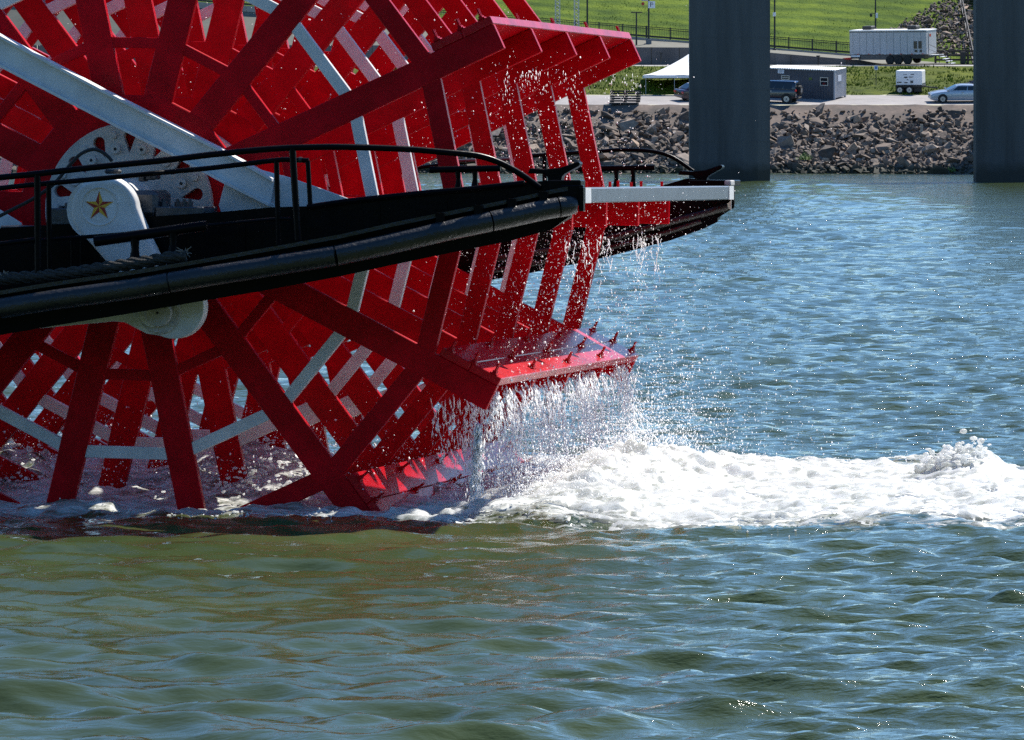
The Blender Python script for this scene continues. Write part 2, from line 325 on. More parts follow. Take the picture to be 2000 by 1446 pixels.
# ------------------------------------------------------------------ river
def river():
    def spread(core, d0, far, ratio):
        a = list(np.arange(-core, core + 1e-6, d0)); d = d0; x = core
        right = []
        while x < far: d *= ratio; x += d; right.append(x)
        return np.array([-t for t in reversed(right)] + a + right)
    xs = spread(7.6, .047, 700, 1.033)
    ys = [38.0]
    while ys[-1] < 492: ys.append(ys[-1] + (.058 + .0020 * max(0, ys[-1] - 50)))
    ys = np.array([-60, 0, 20, 30, 35] + ys)
    X, Y = np.meshgrid(xs, ys); Z = np.zeros_like(X)
    r2 = np.random.default_rng(11)
    gust = .75 + .9 * (fbm(X * .13, Y * .05, 3, 40) + .22)
    gust = np.clip(.95 + .8 * (gust - .85), .8, 1.35)
    dxg = np.gradient(xs); dyg = np.gradient(ys); res = np.maximum(dxg[None, :], dyg[:, None] * .5) * np.ones_like(X)
    # the water under the lee of the hull is calmer than the open river
    sm = lambda e0, e1, t: (lambda q: q * q * (3 - 2 * q))(np.clip((t - e0) / (e1 - e0), 0, 1))
    open_ = np.maximum(sm(-1.8, 3.2, X + 2.2 * fbm(X * .25, Y * .2, 3, 70)), sm(66, 78, Y)); chop = .34 + .82 * open_ * (1 + .4 * sm(66, 90, Y))
    farb = 1 + 1.4 * np.clip((Y - 90) / 200, 0, 1)
    for i in range(120):
        lam = math.exp(r2.uniform(math.log(.15), math.log(2.6))); th = r2.normal(0.12, .52) + (math.pi if r2.random() < .15 else 0)
        sl_ = .0285 * (1.3 if .35 < lam < 1.3 else .9) * (1.2 if lam < .5 else 1)
        a = sl_ * lam / (2 * math.pi); k = 2 * math.pi / lam; ph = r2.uniform(0, 6.28)
        kx, ky = k * math.sin(th), k * math.cos(th)
        fade = np.clip(lam / res / 3.5 - .6, 0, 1)
        wv = np.sin(kx * X + ky * Y + ph + 1.1 * np.sin(.31 * X + .17 * Y + i))
        loc = (1 - .25 * open_ - .2 * sm(60, 72, Y) if lam > .8 else 1) if lam > .55 else (.65 + .35 * open_ if lam > .3 else .55 + .45 * open_)
        Z += a * fade * gust * farb * loc * (wv + .4 * wv * wv)
    # wake and churn, in boat coordinates
    A = (X - CEN.x) * w_ax.x + (Y - CEN.y) * w_ax.y; C = (X - CEN.x) * u_ax.x + (Y - CEN.y) * u_ax.y
    ss = lambda e0, e1, t: (lambda q: q * q * (3 - 2 * q))(np.clip((t - e0) / (e1 - e0), 0, 1))
    edge = 1.1 * fbm(A * .45, C * .3, 4, 3)
    cc = C + edge * 2.2
    band = ss(-4.6, -1.2, cc) * (1 - ss(9.2 + 0 * A, 12.0, cc))
    core = ss(-2.2, .8, cc) * (1 - ss(8.0, 10.5, cc))
    strong = ss(3.3, 4.6, A)
    under = ss(-9, -6, A) * (1 - strong)
    foam = band ** .55 * strong * (.46 + .40 * core) + under * (.60 * ss(-3.2, -1.6, cc) * (1 - ss(10, 12, cc)))
    foam = foam * (1 - .30 * ss(7, 16, A)) + .12 * fbm(A * .5, C * .8, 4, 9) * band
    turb = (fbm(A * 1.1, C * .9, 5, 21)) * .55 + .35 * np.abs(fbm(A * 2.6, C * 2.0, 4, 31))
    near = (res < .3)
    hump = .26 * np.exp(-((A - 4.95) / .8) ** 2) * np.exp(-((C - 3.6) / 4.2) ** 2) + .09 * np.exp(-((A - 6.6) / 2.0) ** 2) * np.exp(-((C - 4) / 4) ** 2)
    hump2 = .30 * np.exp(-((A - 8.6) / .42) ** 2) * np.exp(-((C - 6.2) / 1.2) ** 2)
    Z += near * (band * (strong * .34 + under * .5) * turb + near * under * (1 - ss(1.3, 2.4, A)) * .55 * np.exp(-((C - 4.6) / 2.6) ** 2) * np.clip(fbm(A * .8, C * .5, 4, 61) + .32, 0, 1) * 1.4 + hump * (.75 + 1.2 * turb) + hump2 * (.8 + turb))
    foam = np.clip(foam, 0, 1) * near
    me = grid_mesh('river', X, Y, Z, M['water'], foam, chop)
    return structure(link('river', me)), (xs, ys, Z, foam)
RIV, RD = river()
def river_h(x, y):
    xs, ys, Z, fo = RD
    i = np.clip(np.searchsorted(xs, x), 1, len(xs) - 1); j = np.clip(np.searchsorted(ys, y), 1, len(ys) - 1)
    return Z[j, i], fo[j, i]

# ------------------------------------------------------------------ far bank terrain
rough = lambda X, Y, a, s, sd: a * fbm(X * s, Y * s, 4, sd)
def strip(name, y0, y1, z0f, z1f, ny, material, x0=-140, x1=140, nx=560, amp=.05, sc=.8, sd=1):
    xs = np.concatenate([[-900, -400], np.linspace(x0, x1, nx), [400, 900]]); t = np.linspace(0, 1, ny)
    X, T = np.meshgrid(xs, t); Yv = y0 + (y1 - y0) * T
    Z = z0f(X) * (1 - T) + z1f(X) * T + rough(X, Yv, amp, sc, sd) * np.sin(np.pi * np.clip(T, .02, .98)) ** .4
    return structure(link(name, grid_mesh(name, X, Yv, Z, material)))
cst = lambda v: (lambda X: v + 0 * X)
Z_ROAD0, Z_ROAD1, Z_G1 = Zp(205, 500.5), Zp(186, 508), Zp(129.5, 522)
def px_at(X, Y): return PX0 + X * F / Y
fence_py = lambda px: 71.4 + (px - 1232.5) * .0797            # foot of the fence, falling to the right
wall_py = lambda px: np.interp(px, [700, 1400, 1507, 1665, 1720], [88, 93, 103, 116, 124])
Z_WALK = Zp(126, 524)
BANK = strip('riverbank', 484, 500.5, cst(-2.4), cst(Z_ROAD0), 40, M['dirt'], amp=.5, sc=.7, sd=5)
strip('road', 500.5, 508, cst(Z_ROAD0), cst(Z_ROAD1), 6, M['road'], amp=.02, sd=6)
strip('grass_slope', 508, 522, cst(Z_ROAD1), cst(Z_G1), 50, M['rough'], amp=.45, sc=.45, sd=7)
strip('walkway', 522, 528.2, cst(Z_G1), cst(Z_WALK), 4, M['pave'], amp=.0)
def ramp_z(X): return Zp(fence_py(px_at(X, 533.5)) + 3, 533.5)
def wtop_z(X): return np.minimum(Zp(wall_py(px_at(X, 528.4)), 528.4), 30) - .03
strip('ramp_path', 528.2, 533.5, wtop_z, lambda X: np.maximum(ramp_z(X), Z_WALK + .05), 8, M['ramp'], amp=.04)
hillx = np.concatenate([[-900, -400], np.linspace(-140, 140, 420), [400, 900]]); hilly = np.concatenate([np.linspace(533.5, 572, 80), [600, 700, 1000, 3000]])
HX, HY = np.meshgrid(hillx, hilly); base = np.maximum(ramp_z(HX), Z_WALK + .05)
HZ = base + np.interp(HY, [533.5, 534.2, 566, 575, 3000], [0, .1, 11.6, 12.6, 14]) + rough(HX, HY, .25, .25, 12) * (HY > 534)
structure(link('grass_hill', grid_mesh('grass_hill', HX, HY, HZ, M['lawn'])))
def terr(y):                                            # height of the sloping apron and lawn below the walkway
    return float(np.interp(y, [484, 500.5, 508, 522, 528.2], [-2.4, Z_ROAD0, Z_ROAD1, Z_G1, Z_WALK]))
def hill_z(x, y):
    b = max(float(ramp_z(x)), Z_WALK + .05); return b + float(np.interp(y, [533.5, 534.2, 566, 575], [0, .1, 11.6, 12.6]))

# grass blades over both lawns
def blades(name, n, x0, x1, y0, y1, zf, h0, h1):
    x = rng.uniform(x0, x1, n); y = rng.uniform(y0, y1, n); cl = fbm(x * .6, y * .6, 3, 50); k = cl > -.12; x = x[k]; y = y[k]; cl = cl[k]
    z = zf(x, y); h = rng.uniform(h0, h1, len(x)) * (1 + 2.2 * np.clip(cl, 0, .4)); w = h * .35; a = rng.uniform(0, np.pi, len(x)); lx = rng.normal(0, .35, len(x)) * h
    v = np.stack([np.stack([x - w * np.cos(a), y - w * np.sin(a), z - .05], -1), np.stack([x + w * np.cos(a), y + w * np.sin(a), z - .05], -1), np.stack([x + lx, y + .1 * h, z + h], -1)], 1)
    return stuff(link(name, tri_soup(name, v.reshape(-1, 3), np.arange(3 * len(x)).reshape(-1, 3), M['blade'])))
gz = lambda x, y: np.interp(y, [508, 522], [Z_ROAD1, Z_G1]) + .45 * fbm(x * .45, y * .45, 4, 7) * np.sin(np.pi * np.clip((y - 508) / 14, .02, .98)) ** .4
blades('grass', 26000, -45, 45, 508.2, 521.6, gz, .07, .2)
hz_ = lambda x, y: np.maximum(ramp_z(x), Z_WALK + .05) + np.interp(y, [533.5, 534.2, 566, 575], [0, .1, 11.6, 12.6]) + .25 * fbm(x * .25, y * .25, 4, 12)
blades('grass', 26000, -45, 42, 534.3, 560, hz_, .04, .1)

# unseen bank and trees behind the camera, added to cut skylight on the wheel
nb = [(-12, -1.5), (-16, 1.5), (-30, 4.5), (-60, 6), (-400, 8)]
X_, T_ = np.meshgrid(np.linspace(-500, 500, 60), np.arange(len(nb))); structure(link('added_near_bank', grid_mesh('added_near_bank', X_, np.array([p[0] for p in nb])[T_.astype(int)] + 0 * X_, np.array([p[1] for p in nb])[T_.astype(int)] + rough(X_, T_ * 9.0, 1.0, .1, 90), M['rough'])))
tb = bmesh.new()
for i in range(170):
    x = random.uniform(-170, 170); y = random.uniform(-58, -24); r = random.uniform(4, 7); z = random.uniform(8, 26) * (1 if random.random() < .8 else .6)
    g = bmesh.ops.create_icosphere(tb, subdivisions=2, radius=r, matrix=Matrix.Translation((x, y, z)))
    for v in g['verts']: v.co += Vector((random.gauss(0, .5), random.gauss(0, .5), random.gauss(0, .5)))
me = bpy.data.meshes.new('sky_blocking_trees'); tb.to_mesh(me); tb.free(); me.materials.append(mat('sky_blocking_foliage', (0.05, 0.075, 0.02), 0.9, var=.5, vscale=1.0)); stuff(link('sky_blocking_trees', me))

# ------------------------------------------------------------------ rocks
rock_meshes = []
for i in range(16):
    bm = bmesh.new(); q = random.random()
    fl = random.uniform(.25, .6) if q < .6 else random.uniform(.6, .9)
    for k in range(random.randint(9, 13)):
        d = Vector((random.gauss(0, 1), random.gauss(0, 1), random.gauss(0, 1))).normalized() * random.uniform(.75, 1)
        bm.verts.new((d.x, d.y * random.uniform(.7, 1), d.z * fl))
    r = bmesh.ops.convex_hull(bm, input=bm.verts); bmesh.ops.delete(bm, geom=[g for g in r['geom_interior'] if isinstance(g, bmesh.types.BMVert)], context='VERTS')
    bmesh.ops.recalc_face_normals(bm, faces=bm.faces)
    me = bpy.data.meshes.new('rock'); bm.to_mesh(me); bm.free(); me.materials.append(M['rock']); rock_meshes.append(me)
def rock_soup(name, items, parent):
    V = []; Fc = []; o = 0
    for (x, y, z, s, e, mi) in items:
        me = rock_meshes[mi]; m = Matrix.Translation((x, y, z)) @ e.to_matrix().to_4x4()
        for v in me.vertices: V.append(m @ (v.co * s))
        for p in me.polygons: Fc.append([i + o for i in p.vertices])
        o += len(me.vertices)
    me = bpy.data.meshes.new(name); me.from_pydata(V, [], Fc); me.materials.append(M['rock']); return stuff(link(name, me, parent))
from mathutils import Euler
def rock_field(parent, singles, many, pos, smax):
    for i in range(singles):
        x, y, z = pos(); o = link('rock', random.choice(rock_meshes), parent); s = smax * random.uniform(.42, 1) ** 1.5
        o.location = (x, y, z); o.scale = (s * random.uniform(.8, 1.3), s, s * random.uniform(.7, 1)); o.rotation_euler = (random.gauss(.25, .4), random.gauss(0, .35), random.uniform(0, 6.3))
    it = []
    for i in range(many):
        x, y, z = pos(); it.append((x, y, z, smax * (.07 + .33 * random.random() ** 1.6), Euler((random.gauss(.2, .6), random.gauss(0, .6), random.uniform(0, 6.3))), random.randrange(16)))
    rock_soup('rubble', it, parent)
def pos_bank():
    x = random.uniform(-8, 43); y = random.uniform(488.4, 499.4) if random.random() < .9 else random.uniform(488.4, 490)
    if y > 497 and random.random() < .55: y -= random.uniform(2, 8)
    return x, y, terr(y) + random.uniform(.0, .22)
rock_field(BANK, 235, 6000, pos_bank, 1.3)
def far_left():
    y = random.uniform(488.4, 499.4); return random.uniform(-45, -8), y, terr(y) + random.uniform(0, .2)
rock_soup('rubble', [(*far_left(), random.uniform(.2, .7), Euler((random.gauss(0, .5), random.gauss(0, .5), random.uniform(0, 6.3))), random.randrange(16)) for i in range(900)], BANK)

# big slabs that stand out in the photograph
for px, py, sx, sz, tilt in ((1596, 240, 1.0, .55, .9), (1648, 268, .75, .45, .8), (1617, 292, .8, .5, .9), (1570, 262, .5, .3, .7), (1600, 278, .5, .3, .8), (1573, 293, .55, .3, .7),
                             (1705, 258, .5, .45, 1.2), (1663, 248, .45, .35, 1.0), (1700, 308, .7, .3, .6), (1240, 285, .7, .5, 1.0), (1265, 267, .45, .3, 1.1), (1185, 228, .8, .35, .5), (1230, 238, .5, .3, .6), (1320, 265, .5, .3, .7)):
    y = float(np.interp(Zp(py, 495), [-2.4, Z_ROAD0], [484, 500.5])); p = PW(px, py, y)
    o = link('rock', random.choice(rock_meshes[:9]), BANK); o.location = (p.x, y - .2, p.z + .1); o.scale = (sx * 1.1, sz * 1.5, .5); o.rotation_euler = (tilt * .6, random.gauss(0, .2), random.gauss(0, .3))

# rock chute down the hill
CH = []
chute = structure(bpy.data.objects.new('rock_chute', None)); COL.objects.link(chute); chute.location = (38, 534, 10)
def pos_chute():
    while True:
        y = random.uniform(533, 562); x = random.uniform(31, 43); pxx = px_at(x, y); z = hill_z(x, y); pyy = HOR - (z - EYE) * F / y
        left = np.interp(pyy, [-80, 0, 62, 110], [1890, 1838, 1742, 1800])
        if pxx > left + random.gauss(0, 6) and pxx < np.interp(pyy, [-80, 0, 110], [1880, 1892, 1912]) and pyy < 112: return x - 38, y - 534, z + .1 - 10
rock_field(chute, 55, 1500, pos_chute, .75)

# shrubs and post among the stones
def shrub(px, py, Y, r, lab, n=170):
    p = PW(px, py, Y); t = thing('shrub', lab, 'plant', p)
    V = []; Fc = []
    for i in range(n):
        d = Vector((random.gauss(0, .45), random.gauss(0, .4), abs(random.gauss(0, .4)))) * r; a = Vector((random.gauss(0, 1), random.gauss(0, 1), random.gauss(0, 1))).normalized() * r * .17; b = a.orthogonal().normalized() * r * .09
        o = len(V); V += [d - a, d + b, d + a, d - b]; Fc.append((o, o + 1, o + 2, o + 3))
    me = bpy.data.meshes.new('foliage'); me.from_pydata(V, [], Fc); me.materials.append(M['leaf']); stuff(link('foliage', me, t))
    mb = MB()
    for i in range(5): mb.tube([(0, 0, -.2), (random.gauss(0, .25) * r, random.gauss(0, .2) * r, r * .6)], .012, 5)
    mb.obj('stem', M['timber'], t)
shrub(1571, 312, 490.3, .55, 'small green shrub growing low in the stones between the two piers')
shrub(1857, 336, 489.2, .4, 'yellow green weeds at the waterline left of the right pier')
shrub(1733, 336, 489.2, .18, 'tiny tuft at the waterline midway between the piers', 50)
pp = PW(1800, 268, 495.0); tag(MB().box(-.11, .11, -.08, .08, -.4, 1.05).obj('timber_post', M['palewood'], bevel=.02), 'pale upright timber stuck in the riprap stones', 'post').location = pp

# ------------------------------------------------------------------ bridge piers
def pier(x, y, w, d, z0, z1, lab):
    t = thing('bridge_pier', lab, 'pier', (x, y, 0), 0, 'concrete piers of the bridge')
    ch = .35
    def ring(k, z, dy=0): 
        a, b = w / 2 * k, d / 2 * k; q = .9
        return [(-a + q, -b, z), (-.9, -b, z), (-.75, -b + .07, z), (.75, -b + .07, z), (.9, -b, z), (a - q, -b, z), (a, -b + q, z), (a, b - q, z), (a - q, b, z), (-a + q, b, z), (-a, b - q, z), (-a, -b + q, z)]
    MB().loft([ring(1, z0), ring(1, z1)]).obj('column', M['concrete'], t)
    for k, z in enumerate(np.arange(z0 + 3.2, z1, 3.6)):
        if z < 18: MB().loft([[(p[0] * 1.004, p[1] * 1.004, z) for p in ring(1, 0)], [(p[0] * 1.004, p[1] * 1.004, z + .07) for p in ring(1, 0)]]).obj('pour_joint', M['concrete'], t)
    return t
Yp = EYE * F / (356 - HOR)
pier((1426.5 - 1000) / F * Yp, Yp + 2.0, 157 / F * Yp, 4.4, -4, 32, 'bridge pier standing in the water nearer the boat stern, left one')
pier((1908 + 79 - 1000) / F * Yp, Yp + 2.0, 158 / F * Yp, 4.4, -4, 32, 'bridge pier cut by the right edge of the photo')
pier(48.0, 503, 5.6, 4.4, 3, 32, 'bridge pier on the bank beyond the right edge')

# ------------------------------------------------------------------ retaining wall, fence, lamps, signs
t = thing('retaining_wall', 'long grey concrete retaining wall below the fenced ramp', 'wall', (0, 528.3, Z_WALK))
for k in range(52):
    x0 = -84 + k * 2.4; x1 = x0 + 2.36
    z0, z1 = float(wtop_z(np.array(x0))), float(wtop_z(np.array(x1)))
    if max(z0, z1) < Z_WALK + .1 or x0 > 31: continue
    MB().prism([(x0, -.4), (x1, -.4), (x1, max(z1, Z_WALK + .05) - Z_WALK), (x0, max(z0, Z_WALK + .05) - Z_WALK)], -.12, .15).obj('panel', M['wall'], t)
t2 = thing('path_curb', 'pale kerb running under the black fence down the ramp', 'kerb', (0, 533, 0))
for k in range(34):
    x0 = -46 + k * 2.3; x1 = x0 + 2.27
    if x1 > 31: break
    za, zb = float(ramp_z(np.array(x0))), float(ramp_z(np.array(x1)))
    MB().prism([(x0, za - .4), (x1, zb - .4), (x1, zb + .12), (x0, za + .12)], -.2, .12).obj('kerbstone', M['pave'], t2)
FY = 533.6
def fence():
    t = thing('metal_fence', 'long black picket fence along the ramp at the foot of the lawn', 'fence', (0, FY, 0))
    zt = lambda x: float(Zp(fence_py(px_at(x, FY)) - 21.5, FY)); zb = lambda x: float(Zp(fence_py(px_at(x, FY)), FY))
    x = -46.0
    while x < 30.5:
        MB().box(x - .06, x + .06, -.06, .06, zb(x) - .1, zt(x) + .08).obj('post', M['iron'], t); xn = x + 1.02 * (1 if False else 1.0) * 1.0
        x += 2.06
    for name, off in (('top_rail', 0), ('middle_rail', -.16), ('bottom_rail', None)):
        f = (lambda q: zt(q) + off) if off is not None else (lambda q: zb(q) + .14)
        MB().bar((-46, 0, f(-46)), (31, 0, f(31)), .05, .06 if off is not None else .16).obj(name, M['iron'], t)
    mb = MB(); x = -46
    while x < 31: mb.box(x - .012, x + .012, -.012, .012, zb(x) + .14, zt(x)); x += .15
    stuff(mb.obj('pickets', M['iron'], t))
fence()
def lamp(px, pybase, pytop, Y, lab, kind):
    zb, zt = Zp(pybase, Y), Zp(pytop, Y); t = thing('street_lamp', lab, 'lamp post', ((px - PX0) / F * Y, Y, zb), 0, 'lamp posts along the ramp'); h = zt - zb
    MB().tube([(0, 0, 0), (0, 0, .3), (0, 0, .32), (0, 0, h)], [.16, .14, .085, .06], 10).obj('pole', M['iron'], t)
    if kind == 'tee':
        MB().box(-.48, .48, -.2, .2, h - .02, h + .07).obj('lamp_head', M['iron'], t, bevel=.02)
    elif kind == 'sign':
        zs = Zp(14, Y) - zb
        MB().box(-.05, .55, -.14, -.09, zs - .1, zs + .5).obj('sign_panel', M['sign'], t)
        mb = MB(); mb.box(.12, .17, -.147, -.142, zs + .02, zs + .38); mb.box(.17, .34, -.147, -.142, zs + .33, zs + .38); mb.box(.17, .34, -.147, -.142, zs + .17, zs + .21); mb.box(.34, .38, -.147, -.142, zs + .2, zs + .34); mb.obj('sign_letter', M['print'], t)
        MB().bar((0, 0, zs + .62), (-.55, 0, zs + .62), .06, .06).obj('arm', M['iron'], t)
        MB().box(-.62, -.05, -.15, .12, zs + .5, zs + .75).obj('lamp_head', M['frame'], t, bevel=.03)
        MB().disc((-.5, zs + .28), .14, -.12, .1, 12).obj('pendant', M['tail'], t)
        MB().box(-.24, .24, -.24, .24, -.1, .5).obj('base_box', M['greyblue'], t, bevel=.03)
    elif kind == 'white':
        zs = Zp(29, Y) - zb; MB().box(-.16, .1, -.13, -.07, zs - .15, zs + .2).obj('notice', M['sign'], t, bevel=.02)
        MB().box(.02, .2, -.1, .1, .0, .18).obj('base_box', M['sign'], t, bevel=.02)
    elif kind == 'lantern':
        zs = Zp(31, Y) - zb; MB().box(0.0, .2, -.14, -.08, zs - .22, zs + .24).obj('notice', M['sign'], t, bevel=.02)
        MB().bar((0, 0, zs + .2), (-.4, 0, zs + .2), .04, .04).obj('arm', M['iron'], t)
        MB().loft([[(-.4 + .1 * math.cos(a) * k, .1 * math.sin(a) * k, zs + zz) for a in np.linspace(0, 6.28, 9)[:-1]] for k, zz in ((.5, -.12), (1, -.05), (1.2, .1), (.6, .2))]).obj('lamp_head', M['iron'], t)
lamp(1243, 97, 25, 529.5, 'short lamp post with flat tee head above the white tent', 'tee')
lamp(1267, 88, -70, 530.5, 'tall black post carrying a square white sign left of the left pier', 'sign')
lamp(1147, 66, -90, 534.5, 'thin black lamp post just above the end of the red paddle', 'none')
lamp(1513, 102, -80, 532.5, 'tall black post close to the right side of the left pier', 'white')
lamp(1710, 62, -5, 540.0, 'black lantern post on the lawn behind the white trailer', 'lantern')
for x, lab in ((1089, 'pale lattice mast above the red paddle, left of a pair'), (1126, 'pale lattice mast above the red paddle, right of a pair')):
    Y = 531; zb = Zp(62, Y); t = thing('lattice_mast', lab, 'mast', ((x - PX0) / F * Y, Y, zb), 0, 'pair of lattice masts'); h = 9
    for sx in (-.2, .2):
        for sy in (-.2, .2): MB().tube([(sx, sy, 0), (sx, sy, h)], .035, 6).obj('upright', M['truss'], t)
    mb = MB()
    for k in range(30):
        z = k * .3
        for sy in (-.2, .2): mb.tube([(-.2, sy, z), (.2, sy, z + .3)], .02, 4); mb.tube([(.2, sy, z), (-.2, sy, z + .3)], .02, 4)
        for sx in (-.2, .2): mb.tube([(sx, -.2, z), (sx, .2, z + .3)], .02, 4)
    stuff(mb.obj('lacing', M['truss'], t))
def small_post(px, p0, p1, Y, lab):
    zb, zt = Zp(p0, Y), Zp(p1, Y); t = thing('bollard_light', lab, 'post light', ((px - PX0) / F * Y, Y, zb), 0, 'short posts by the wall')
    MB().tube([(0, 0, 0), (0, 0, zt - zb)], .06, 8).obj('pole', M['iron'], t); MB().box(-.16, .16, -.1, .1, zt - zb, zt - zb + .1).obj('lamp_head', M['iron'], t)
small_post(1291, 121, 105, 526.5, 'short post with tee head in front of the wall beside the tent')
small_post(1598, 128, 111, 527.0, 'short post in front of the wall above the grey container')
# street sign in the grass
Y = 512.5; t = thing('sign_post', 'thin post with small white and blue sign between container and generator', 'sign', ((1711 - PX0) / F * Y, Y, terr(Y)))
hh = Zp(128, Y) - terr(Y); MB().tube([(0, 0, 0), (0, 0, hh)], .03, 6).obj('pole', M['steel'], t); MB().box(-.16, .16, -.05, -.035, hh - .38, hh).obj('sign_panel', M['sign'], t); MB().box(-.1, .1, -.057, -.052, hh - .3, hh - .08).obj('sign_mark', M['signblue'], t)

# timber barrier and stair by the chute
Y = 530; t = thing('timber_barrier', 'low dark timber barrier at the foot of the rock chute', 'barrier', ((1870 - PX0) / F * Y, Y, Z_WALK))
for dz in (.45, .85, 1.2): MB().box(-2.0, 1.8, -.06, .06, dz - .09, dz + .09).obj('rail', M['timber'], t, bevel=.02)
for dx in (-1.9, -.9, .9, 1.7): MB().box(dx - .09, dx + .09, -.14, -.065, 0, 1.3).obj('post', M['timber'], t)
MB().box(.22, .66, -.35, -.16, -.02, 1.15).obj('bin', M['iron'], t, bevel=.04)
t = thing('stairway', 'dark timber stairway climbing the hill beside the right pier', 'stairs', (40.2, 534, hill_z(40.2, 534)))
for k in range(44):
    z = k * .17; y = .2 + k * .46; MB().box(-.0, 2.4, y, y + .44, z, z + .06).obj('step', M['timber'], t)
for xx in (-.08, 2.48):
    MB().bar((xx, 0, -.1), (xx, 20.5, 7.5), .12, .3).obj('stringer', M['iron'], t); MB().bar((xx, 0, .95), (xx, 20.5, 8.55), .07, .1).obj('handrail', M['iron'], t)
    for k in range(11): MB().box(xx - .04, xx + .04, k * 2, k * 2 + .08, k * .74 - .1, k * .74 + .97).obj('baluster', M['iron'], t)

# ------------------------------------------------------------------ things on the apron
SLOPE = math.atan2(Z_ROAD1 - Z_ROAD0, 7.5)
def on_slope(t, rz):                                   # stand on the apron that falls towards the river
    q = Quaternion((1, 0, 0), SLOPE) @ Quaternion((0, 0, 1), rz); t.rotation_mode = 'QUATERNION'; t.rotation_quaternion = q
def wheel_parts(t, x, y, r, w, rim=.62):
    wb = MB().disc((x, r), r, y - w / 2, y + w / 2, 20).obj('wheel', M['rubber'], t, bevel=.03)
    s = -1 if y < 0 else 1; yo = y + s * w / 2
    MB().disc((x, r), r * rim, min(yo, yo + s * .015), max(yo, yo + s * .015), 18).obj('rim', M['chrome'], wb)
    MB().disc((x, r), r * .16, min(yo + s * .016, yo + s * .03), max(yo + s * .016, yo + s * .03), 10).obj('hub_cap', M['steel'], wb)
def car(name, lab, loc, rz, paint, L, W, H, lower, roof, wr, wx, kind):
    t = thing(name, lab, 'car', loc, 0); on_slope(t, rz)
    def slab(poly, half, mb): return mb.loft([[(x, -half(z), z) for x, z in poly], [(x, half(z), z) for x, z in poly]])
    zb = max(z for x, z in lower)
    slab(lower, lambda z: W / 2 - .10 * max(0, z - .55) - .06 * max(0, .35 - z), MB()).obj('body', paint, t, bevel=.05, seg=2, smooth=True)
    slab(roof, lambda z: W / 2 - .11 - .30 * max(0, (z - roof[0][1])), MB()).obj('cabin', paint, t, bevel=.05, seg=2, smooth=True)
    # side glass, set proud of the cabin
    xs = [p[0] for p in roof]; z0 = roof[0][1]; zt = max(p[1] for p in roof); top = [p for p in roof if p[1] > zt - .12]
    xa, xb = min(p[0] for p in top), max(p[0] for p in top); xA, xB = roof[0][0], roof[-1][0]
    n = 2 if kind == 'sedan' else 3
    for s in (-1, 1):
        for k in range(n):
            def ed(u, z):
                q = (z - z0) / (zt - z0); a = xA + (xa - xA) * q; b = xB + (xb - xB) * q; return a + (b - a) * u
            za, zc = z0 + .05, zt - .1; u0, u1 = .1 + .8 * k / n + .012, .1 + .8 * (k + 1) / n - .012
            yy = lambda z, e: s * (W / 2 - .11 - .30 * max(0, z - z0) + e)
            q = [(u0, za), (u1, za), (u1, zc), (u0, zc)]
            MB().loft([[(ed(u, z), yy(z, -.02), z) for u, z in q], [(ed(u, z), yy(z, .012), z) for u, z in q]]).obj('window', M['glass'], t)
    hw = W / 2 - .32
    for e, (p, q) in (('windscreen', (roof[-1], [r_ for r_ in roof if r_[1] > zt - .12][0] if False else max(top, key=lambda r_: r_[0]))), ('rear_window', (roof[0], min(top, key=lambda r_: r_[0])))):
        a = Vector((p[0], 0, p[1])); b = Vector((q[0], 0, q[1])); n_ = Vector((0, 1, 0)).cross(b - a).normalized(); n_ = n_ if n_.x * (1 if e == 'windscreen' else -1) > 0 else -n_
        a2, b2 = a.lerp(b, .1), a.lerp(b, .88); MB().loft([[a2 + Vector((0, -hw, 0)) + n_ * d, a2 + Vector((0, hw, 0)) + n_ * d, b2 + Vector((0, hw * .9, 0)) + n_ * d, b2 + Vector((0, -hw * .9, 0)) + n_ * d] for d in (-.02, .014)]).obj(e, M['glass'], t)
    for x in wx:
        for s in (-1, 1):
            MB().disc((x, wr + .02), wr * 1.16, s * (W / 2 - .075) - .09, s * (W / 2 - .075) + .09, 20).obj('wheel_arch', M['rubber'], t); wheel_parts(t, x, s * (W / 2 - .06), wr, .22)
    zf = .62 if kind == 'sedan' else .95
    for s in (-1, 1):
        MB().box(L / 2 - .1, L / 2 + .012, s * W * .36 - .2, s * W * .36 + .2, zf - .08, zf + .1).obj('headlight', M['lens'], t, bevel=.03)
        MB().box(-L / 2 - .012, -L / 2 + .12, s * W * .39 - .16, s * W * .39 + .16, zf + .02, zf + .2).obj('tail_light', M['tail'], t, bevel=.03)
        MB().box(roof[-1][0] - .15, roof[-1][0] + .02, s * (W / 2 + .04) - .08, s * (W / 2 + .04) + .08, z0 - .02, z0 + .12).obj('mirror', paint, t, bevel=.03)
        MB().box(-.1, .08, s * (W / 2 - .025) - .012, s * (W / 2 - .025) + .012, z0 - .16, z0 - .11).obj('door_handle', M['chrome'], t)
    MB().box(L / 2 - .05, L / 2 + .03, -W / 2 + .15, W / 2 - .15, .28, .42).obj('bumper', paint if kind == 'sedan' else M['rubber'], t, bevel=.03)
    MB().box(-L / 2 - .03, -L / 2 + .05, -W / 2 + .15, W / 2 - .15, .3, .46).obj('bumper', paint if kind == 'sedan' else M['rubber'], t, bevel=.03)
    return t
sed_low = [(-2.6, .3), (-2.58, .75), (-2.5, .93), (-1.55, 1.0), (1.0, .98), (1.8, .9), (2.42, .78), (2.6, .62), (2.6, .3), (2.3, .2), (-2.3, .2)]
sed_roof = [(-2.05, .98), (-1.25, 1.38), (-.8, 1.44), (.0, 1.45), (.35, 1.41), (1.25, .97)]
Y = 502.8; xc = (1816 - PX0) / F * Y + 2.55
